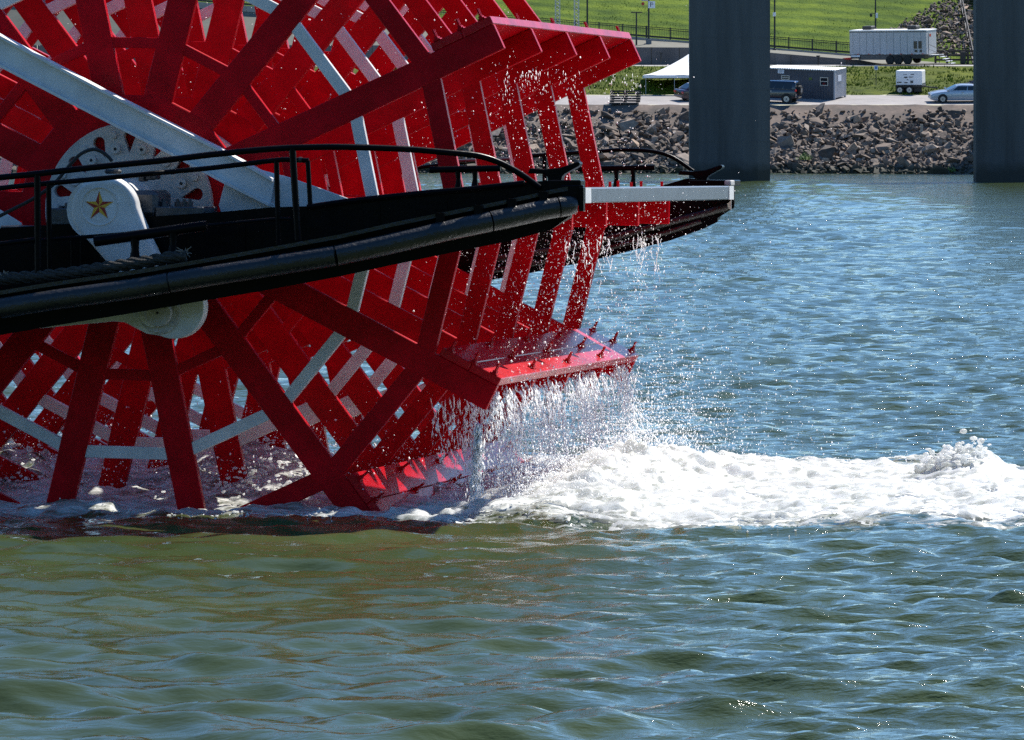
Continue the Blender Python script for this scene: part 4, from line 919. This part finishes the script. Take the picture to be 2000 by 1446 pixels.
# crank, connecting rod
def outline(cx1, cy1, r1, cx2, cy2, r2, n=20):
    d = Vector((cx2 - cx1, cy2 - cy1)); a = math.atan2(d.y, d.x); o = []
    for i in range(n + 1): q = a + math.pi / 2 + math.pi * i / n; o.append((cx1 + r1 * math.cos(q), cy1 + r1 * math.sin(q)))
    for i in range(n + 1): q = a - math.pi / 2 + math.pi * i / n; o.append((cx2 + r2 * math.cos(q), cy2 + r2 * math.sin(q)))
    return o
crank = thing('crank_arm', 'white crank arm with red and gold star on its round hub', 'crank'); crank.matrix_world = BOAT
cc = -1.52; s1 = P(201, 411, cc); s2 = P(322, 606, cc)
hub_r = .375
poly = outline(s1.x, s1.z, hub_r, s2.x, s2.z, .26)
# waist the arm
mid = []
ax = (Vector((s2.x, s2.z)) - Vector((s1.x, s1.z))); ln = ax.length; ax.normalize(); nx_ = Vector((-ax.y, ax.x))
prof = [(-hub_r, 0)] + [(-hub_r * math.cos(t_), hub_r * math.sin(t_)) for t_ in np.linspace(.15, 2.05, 14)] + [(ln * .42, .27), (ln * .6, .245), (ln * .85, .25)] + [(ln + .25 * math.sin(t_), .25 * math.cos(t_)) for t_ in np.linspace(0, 1.57, 7)]
L_ = [Vector((s1.x, s1.z)) + ax * a + nx_ * b for a, b in prof]; R_ = [Vector((s1.x, s1.z)) + ax * a - nx_ * b for a, b in prof[1:-1]]
MB().prism([(v.x, v.y) for v in L_ + R_[::-1]], cc, cc + .24).obj('arm', M['white'], crank, bevel=.055, seg=4, smooth=True)
sc_ = P(194, 403, cc); 
for k in range(10):
    a0 = R(90 + 36 * k); a1 = R(90 + 36 * (k + 1)); ro, ri = .165, .063
    r_a, r_b = (ro, ri) if k % 2 == 0 else (ri, ro)
    MB().prism([(sc_.x, sc_.z), (sc_.x + r_a * math.cos(a0), sc_.z + r_a * math.sin(a0)), (sc_.x + r_b * math.cos(a1), sc_.z + r_b * math.sin(a1))], cc - .006, cc + .004).obj('star_facet', M['starred'] if k % 2 == 0 else M['yellow'], crank)
ringp = curve_plate('hub_ring', [(x + 0, z) for x, z in circ(.21, 40)], [circ(.2, 40)], .003, M['white'], crank); ringp.location = (sc_.x, cc - .0, sc_.z)
MB().disc((s2.x, s2.z), .17, cc - .5, cc + .2, 24).obj('crank_pin', M['white'], crank)
rod = thing('connecting_rod', 'white connecting rod with round big end under the black hull', 'connecting rod'); rod.matrix_world = BOAT
rc = -1.95; e = P(338, 600, rc); er = .345
b1 = P(222, 628, rc); b2 = P(97, 640, rc); b3 = P(-500, 690, rc); t1 = P(260, 560, rc); t3 = P(-500, 640, rc)
poly = [(e.x + er * math.cos(a), e.z + er * math.sin(a)) for a in np.linspace(R(110), R(-115), 26)] + [(P(285, 652, rc).x, P(285, 652, rc).z), (P(262, 640, rc).x, P(262, 640, rc).z), (P(243, 630, rc).x, P(243, 630, rc).z), (b1.x, b1.z), (b2.x, b2.z), (b3.x, b3.z), (t3.x, t3.z), (t1.x, t1.z)]
MB().prism(poly, rc, rc + .2).obj('rod_body', M['white'], rod, bevel=.02, seg=2, smooth=True)
h = P(313, 611, rc); MB().disc((h.x, h.z), .235, rc - .03, rc + .01, 32).obj('end_cap', M['flange'], rod, bevel=.02, seg=2); MB().disc((h.x, h.z), .15, rc - .12, rc - .02, 32).obj('pin_cap', M['flange'], rod, bevel=.025, seg=2, smooth=True); MB().disc((h.x - .0, h.z + .0), .014, rc - .126, rc - .1, 10).obj('grease_hole', M['rubber'], rod)
for k in range(6): a = R(20 + 60 * k); MB().disc((h.x + .195 * math.cos(a), h.z + .195 * math.sin(a)), .022, rc - .05, rc - .03, 6).obj('bolt', M['flange'], rod)

# rope and hose on deck
rope = thing('mooring_rope', 'thick dark braided rope lying along the near deck edge', 'rope'); rope.matrix_world = BOAT
n = 150; strands = []
path = smooth_pts([(-200, 574), (-60, 552), (0, 546), (110, 537), (200, 524), (280, 512), (340, 502), (364, 500)])
pa = [P(x, y, -2.46 if x < 300 else -2.42) for x, y in path]
cum = [0]; 
for i in range(1, len(pa)): cum.append(cum[-1] + (pa[i] - pa[i - 1]).length)
def along(sv):
    i = max(1, min(len(pa) - 1, int(np.searchsorted(cum, sv)))); f = (sv - cum[i - 1]) / max(1e-6, cum[i] - cum[i - 1]); return pa[i - 1].lerp(pa[i], f)
for ph in range(4):
    pts = []
    for i in range(n):
        sv = cum[-1] * i / (n - 1); a = sv / .085 + ph * math.pi / 2; c0 = along(sv); pts.append(c0 + Vector((0, .036 * math.cos(a), .036 * math.sin(a) + .012 * math.sin(2 * a))))
    MB().tube(pts, .031, 7).obj('strand', M['rope'], rope, smooth=True)
for sv in (cum[-1] - .02, cum[-1] * .37):
    mb = MB(); c0 = along(sv)
    for i in range(30): d = Vector((random.gauss(0, .035), random.gauss(0, .03), random.gauss(.02, .03))); mb.tube([c0, c0 + d * .7 + Vector((0, 0, .02)), c0 + d * 1.3], .003, 4)
    mb.obj('frayed_fibre', M['palewood'], rope)
hose = MB().tube([P(x, y, -1.5) for x, y in smooth_pts([(-60, 455), (0, 422), (66, 388), (100, 364), (114, 350), (138, 321), (158, 301), (181, 292), (199, 297), (210, 305), (219, 315)])], .02, 8).obj('hose', M['rubber'], smooth=True)
hose.matrix_world = BOAT; tag(hose, 'black rubber hose arching over the star crank', 'hose')

# ------------------------------------------------------------------ foam, spray and falling water
def B2W(p): return np.asarray(p) @ np.array(ROT).T + np.array(CEN)
def drops(name, pts, rad, stretch, direction=None):
    # small octahedra; stretched ones hang along their fall
    n = len(pts); o = np.array([[1, 0, 0], [-1, 0, 0], [0, 1, 0], [0, -1, 0], [0, 0, 1], [0, 0, -1]], float)
    f = np.array([[0, 2, 4], [2, 1, 4], [1, 3, 4], [3, 0, 4], [2, 0, 5], [1, 2, 5], [3, 1, 5], [0, 3, 5]])
    jit = 1 + .35 * rng.normal(size=(n, 6, 1)); v = o[None] * rad[:, None, None] * np.clip(jit, .4, 1.8); v[:, :, 2] *= stretch[:, None]
    if direction is not None: v[:, :, 0] += v[:, :, 2] * direction[:, None]
    v = v + pts[:, None, :]; ff = f[None] + 6 * np.arange(n)[:, None, None]
    return stuff(link(name, tri_soup(name, v.reshape(-1, 3), ff.reshape(-1, 3), M['drop'])))
E = lambda n, s: rng.exponential(s, n)
def boatpt(a, c, b): return B2W(np.stack([a, c, b], -1))
def strands(n, a0, b0, c0, c1, L0, L1, drift, per, thick, seed_b=None):
    P_ = []; Rr = []; S = []; Dn = []
    for i in range(n):
        c = rng.uniform(c0, c1); L = rng.uniform(L0, L1); k = int(per * L); t = np.sort(rng.uniform(0, 1, k) ** .85); dr = drift * rng.uniform(.2, 1.4); wob = rng.uniform(0, 6)
        a = a0 + rng.normal(0, .02) + dr * np.sqrt(t) * L * .4 + .02 * np.sin(7 * t + wob) + rng.normal(0, .012 + .05 * t, k)
        b = b0 - L * t; P_.append(np.stack([a, c + rng.normal(0, .02 + .05 * t, k), b], -1))
        Rr.append(thick * rng.uniform(.5, 1.2, k) * (1.15 - .55 * t)); S.append(rng.uniform(1.5, 9, k)); Dn.append(-dr * .25 + rng.normal(0, .1, k))
    return B2W(np.concatenate(P_)), np.concatenate(Rr), np.concatenate(S), np.concatenate(Dn)
th = lambda k, r: (r * math.cos(R(PH + k * 360 / NSP)), r * math.sin(R(PH + k * 360 / NSP)))
aB, bB = th(-1, 4.6); aA, bA = th(1, 4.6); aM, bM = th(0, 4.6)
p1_ = strands(46, aB - .02, bB + .1, -.05, W5 + .05, .35, 1.25, .5, 110, .0062)
p2_ = strands(14, aB - .25, bB - .12, 0, W5, .5, 1.1, .1, 70, .008)
p3_ = strands(12, aA - .0, bA - .32, 0, W5, .1, .6, .1, 60, .0042)
p4_ = strands(9, aM - .02, bM - .25, 0, W5, .2, .9, .2, 60, .0045)
aa, bb = th(-1, 4.62); 
p5_ = strands(3, aa - .17, bb - .30, -.06, .02, 1.0, 1.35, -.15, 260, .0085)
p6_ = strands(12, 3.45, -2.15, 0, 5, .6, 1.2, .15, 70, .008)
pts, rad, st, dn = [np.concatenate(x) for x in zip(p1_, p2_, p3_, p4_, p5_, p6_)]
fw = drops('falling_water', pts, rad, st, dn); fw['label'] = 'white strings of water falling from the paddle boards'
# connected threads of water between the falling drops
mb = MB()
def thread(a, c, b, L, r, drift):
    wob = random.uniform(0, 6); n = 26; t0 = 0
    while t0 < 1:
        t1 = min(1, t0 + random.uniform(.15, .5)); k = max(4, int(n * (t1 - t0))); pts = []
        for i in range(k + 1):
            t = t0 + (t1 - t0) * i / k
            pts.append((a + drift * math.sqrt(t) * L * .4 + .018 * math.sin(8 * t + wob) + random.gauss(0, .004), c + .02 * math.sin(6 * t + wob * 2), b - L * t))
        mb.tube(pts, [r * (1.2 - .7 * (t0 + (t1 - t0) * i / k)) * random.uniform(.5, 1.35) * (.25 if i in (0, k) else 1) for i in range(k + 1)], 5)
        t0 = t1 + random.uniform(.01, .12)
for i in range(64): thread(aB - .02 + random.gauss(0, .02), random.uniform(0, W5), bB + .04, random.uniform(.3, 1.15), random.uniform(.005, .012), random.uniform(.1, .7))
for i in range(4): thread(aa - .17 + random.gauss(0, .015), random.uniform(-.06, .05), bb - .30, random.uniform(1.0, 1.3), random.uniform(.012, .02), -.15)
for i in range(16): thread(3.45 + random.gauss(0, .15), random.uniform(0, 5), -2.1, random.uniform(.4, 1.0), random.uniform(.004, .008), .15)
for i in range(12): thread(aM - .02, random.uniform(1, W5), bM - .28, random.uniform(.25, .8), random.uniform(.004, .007), .2)
th_ = stuff(link('falling_water', mb.mesh('falling_water', M['drop'], smooth=True))); th_.matrix_world = BOAT; th_['label'] = 'thin threads of water hanging from the lower paddle edge'
# spray
def cloud(n, fa, fb, fc, r0, r1): return boatpt(fa(n), fc(n), fb(n)), r0 * .8 + (r1 * 1.25 - r0 * .8) * rng.random(n) ** 3.2, rng.uniform(.8, 1.9, n)
U = lambda lo, hi: (lambda n: rng.uniform(lo, hi, n)); G = lambda m, s: (lambda n: rng.normal(m, s, n))
cl = []
cl.append(cloud(15000, lambda n: 4.25 + rng.normal(0, .35, n), lambda n: -3.3 + np.abs(rng.normal(0, .38, n)), U(-.4, 9), .003, .008))
cl.append(cloud(13000, lambda n: 4.2 + np.abs(rng.normal(0, .6, n)), lambda n: -3.2 + E(n, .42), U(-.3, 9), .0025, .0085))
cl.append(cloud(6000, lambda n: 4.05 + rng.normal(.25, .45, n), lambda n: rng.uniform(-3.0, .2, n), U(0, 9), .0025, .0075))
cl.append(cloud(2300, lambda n: 3.75 + rng.normal(.1, .4, n), lambda n: rng.uniform(-1.2, 1.9, n) - .25 * np.abs(rng.normal(0, 1, n)), U(0, 9), .0025, .0075))
cl.append(cloud(700, lambda n: rng.uniform(1.0, 3.4, n), lambda n: rng.uniform(.5, 2.4, n), U(1, 8.5), .0025, .0065))
cl.append(cloud(900, lambda n: rng.uniform(-2, 1.2, n), lambda n: rng.uniform(.8, 2.6, n), U(2, 8.5), .0025, .0065))
cl.append(cloud(5000, lambda n: 4.8 + E(n, .6), lambda n: -3.1 + E(n, .6), U(1, 9), .002, .006))
cl.append(cloud(14000, lambda n: rng.uniform(-3.4, 2.6, n), lambda n: -3.3 + np.abs(rng.normal(0, .42, n)), U(.9, 8.8), .003, .009))
cl.append(cloud(700, lambda n: 3.1 + rng.normal(0, .5, n), lambda n: -3.2 + np.abs(rng.normal(0, .5, n)), U(-.2, 6), .003, .008))
cl.append(cloud(2600, lambda n: 4.8 + E(n, 2.6), lambda n: WL + .05 + E(n, .12), U(-1, 9.5), .003, .009))
pts, rad, st = [np.concatenate(x) for x in zip(*cl)]
sp_ = drops('spray', pts, rad, st); sp_['label'] = 'fine white droplets thrown up round the paddle wheel'
# lumps of foam: blobs fused by a voxel remesh into one soft surface
ico = bmesh.new(); bmesh.ops.create_icosphere(ico, subdivisions=1, radius=1); ico.verts.ensure_lookup_table()
iv = np.array([v.co[:] for v in ico.verts]); fi = np.array([[v.index for v in f.verts] for f in ico.faces]); ico.free()
def blob_mesh(name, pts, rad, flat):
    n = len(pts); v = iv[None] * rad[:, None, None] * (1 + .08 * rng.normal(size=(n, len(iv), 1))); v[:, :, 2] *= flat[:, None]; v[:, :, 0] *= rng.uniform(.9, 1.8, n)[:, None]
    v = v + pts[:, None, :]; ff = fi[None] + len(iv) * np.arange(n)[:, None, None]
    me = tri_soup(name, v.reshape(-1, 3), ff.reshape(-1, 3), M['foam']); me.polygons.foreach_set('use_smooth', np.ones(len(me.polygons), bool)); return me
def fused(name, pts, rad, flat, vox, it=2):
    o = link(name, blob_mesh(name, pts, rad, flat)); m = o.modifiers.new('fuse', 'REMESH'); m.mode = 'VOXEL'; m.voxel_size = vox; m.use_smooth_shade = True
    m2 = o.modifiers.new('soften', 'SMOOTH'); m2.iterations = it; m2.factor = .5
    return stuff(o)
def foam_pts(n, fa, fc, lift, k=1.9, q=.25):
    a = fa(n); c = fc(n); w = boatpt(a, c, np.full(n, WL)); h, fo = river_h(w[:, 0], w[:, 1]); keep = rng.random(n) < np.clip(fo * k - q, .0, 1)
    w[:, 2] = h + lift(n); return w[keep]
# thick white foam sheet lying on the churned water: a fine billowing height field with ragged edges
def foam_sheet():
    A, C = np.meshgrid(np.arange(3.2, 13.4, .02), np.arange(-2.8, 11.0, .04)); w = boatpt(A.ravel(), C.ravel(), np.full(A.size, WL)).reshape(*A.shape, 3)
    xs, ys, Z, fo = RD
    def bil(F_):
        i = np.clip(np.searchsorted(xs, w[..., 0]) - 1, 0, len(xs) - 2); j = np.clip(np.searchsorted(ys, w[..., 1]) - 1, 0, len(ys) - 2)
        u = (w[..., 0] - xs[i]) / (xs[i + 1] - xs[i]); v = (w[..., 1] - ys[j]) / (ys[j + 1] - ys[j])
        return (F_[j, i] * (1 - u) + F_[j, i + 1] * u) * (1 - v) + (F_[j + 1, i] * (1 - u) + F_[j + 1, i + 1] * u) * v
    h = bil(Z); f = bil(fo)
    tear_ = 1.0 * fbm(A * 1.0 + 1.4 * fbm(A * .7, C * .7, 3, 8), C * 2.4, 5, 201) + .75 * fbm(A * 4.2, C * 7.0, 4, 207)
    thick = np.clip(f * 1.5 - .74 - .05 * np.clip(A - 5.5, 0, 6) + 1.7 * tear_, -.3, 1)
    bil_ = np.zeros_like(A)
    for o, (fq, am) in enumerate(((2.2, .05), (4.6, .042), (9.5, .030), (17, .020), (30, .010))):
        dx_ = .25 * fbm(A * fq * .6, C * fq * .6, 2, 230 + o)
        bil_ += am * np.abs(2 * vnoise(A * fq * .62 + dx_ * 3, C * fq * 1.0 + 9 * o, 210 + o) - 1)
    mound = np.exp(-((A - 4.9) / .9) ** 2) * np.exp(-((C - 3.8) / 4.4) ** 2)
    spike = np.clip(fbm(A * 1.9, C * 1.2, 4, 250), 0, 1)
    z = h + .012 + np.clip(thick, -.1, .6) * .05 + bil_ * np.clip(thick + .15, 0, 1) * (.55 + 1.5 * mound) + mound * .34 * spike
    w[..., 2] = z; ny, nx = A.shape; idx = np.arange(ny * nx).reshape(ny, nx); q = np.stack([idx[:-1, :-1], idx[:-1, 1:], idx[1:, 1:], idx[1:, :-1]], -1).reshape(-1, 4)
    ok = (thick > 0.0).ravel(); q = q[ok[q].all(1)]
    used = np.unique(q); rm = np.zeros(ny * nx, int); rm[used] = np.arange(len(used))
    me = tri_soup('foam', w.reshape(-1, 3)[used], rm[q], M['foam']); me.polygons.foreach_set('use_smooth', np.ones(len(me.polygons), bool)); return stuff(link('foam', me))
fm = foam_sheet(); fm['label'] = 'white churned foam behind the paddle wheel'
# breaking crest further down the wake
k = 700; tt = rng.uniform(0, 1, k); cr_ = boatpt(8.4 + .6 * (tt - .5) + rng.normal(0, .10, k), rng.normal(6.2, .22, k), np.full(k, WL)); h, fo = river_h(cr_[:, 0], cr_[:, 1]); cr_[:, 2] = h + .02 + np.abs(rng.normal(0, .08, k)) * (.6 + .8 * np.sin(5 * tt) ** 2)
arm = boatpt(np.linspace(8.05, 8.35, 26), np.full(26, 6.1) + rng.normal(0, .02, 26), np.full(26, WL)); h, fo = river_h(arm[:, 0], arm[:, 1]); arm[:, 2] = WL + CEN.z + .20 + .08 * np.linspace(0, 1, 26)
cr_ = np.concatenate([cr_, arm]); pl = fused('foam', cr_, np.concatenate([rng.uniform(.018, .045, k), rng.uniform(.02, .03, 26)]), rng.uniform(.7, 1.0, len(cr_)), .015, 8); pl['label'] = 'white breaking crest standing up in the wake at the right'
# splash under the wheel and along the near edge
k2 = 11000; ul = boatpt(rng.uniform(-3.3, 2.1, k2), rng.uniform(.6, 8.8, k2), np.full(k2, WL)); h, fo = river_h(ul[:, 0], ul[:, 1]); cl_ = np.clip(fbm(ul[:, 0] * .9, ul[:, 1] * .5, 3, 91) + .25, 0, 1); ul[:, 2] = h + np.abs(rng.normal(0, .30, k2)) * cl_ * (ul[:, 0] < -2.0) - .02
ul = ul[rng.random(k2) < .25 + 1.2 * cl_]; ru = rng.uniform(.008, .03, len(ul))
k3 = 5200; fr_ = boatpt(rng.uniform(-3.4, 12.0, k3), rng.normal(-1.5, .65, k3), np.full(k3, WL)); h, fo = river_h(fr_[:, 0], fr_[:, 1]); fr_[:, 2] = h + rng.uniform(-.012, .015, k3); kk = fbm(fr_[:, 0] * 1.2, fr_[:, 1] * .8, 3, 5) > 0.02; fr_ = fr_[kk]
us = fused('foam', np.concatenate([ul, fr_]), np.concatenate([ru, rng.uniform(.006, .02, len(fr_))]), rng.uniform(.6, 1.0, len(ul) + len(fr_)), .013, 1); us['label'] = 'white splash boiling between the spokes at the waterline'
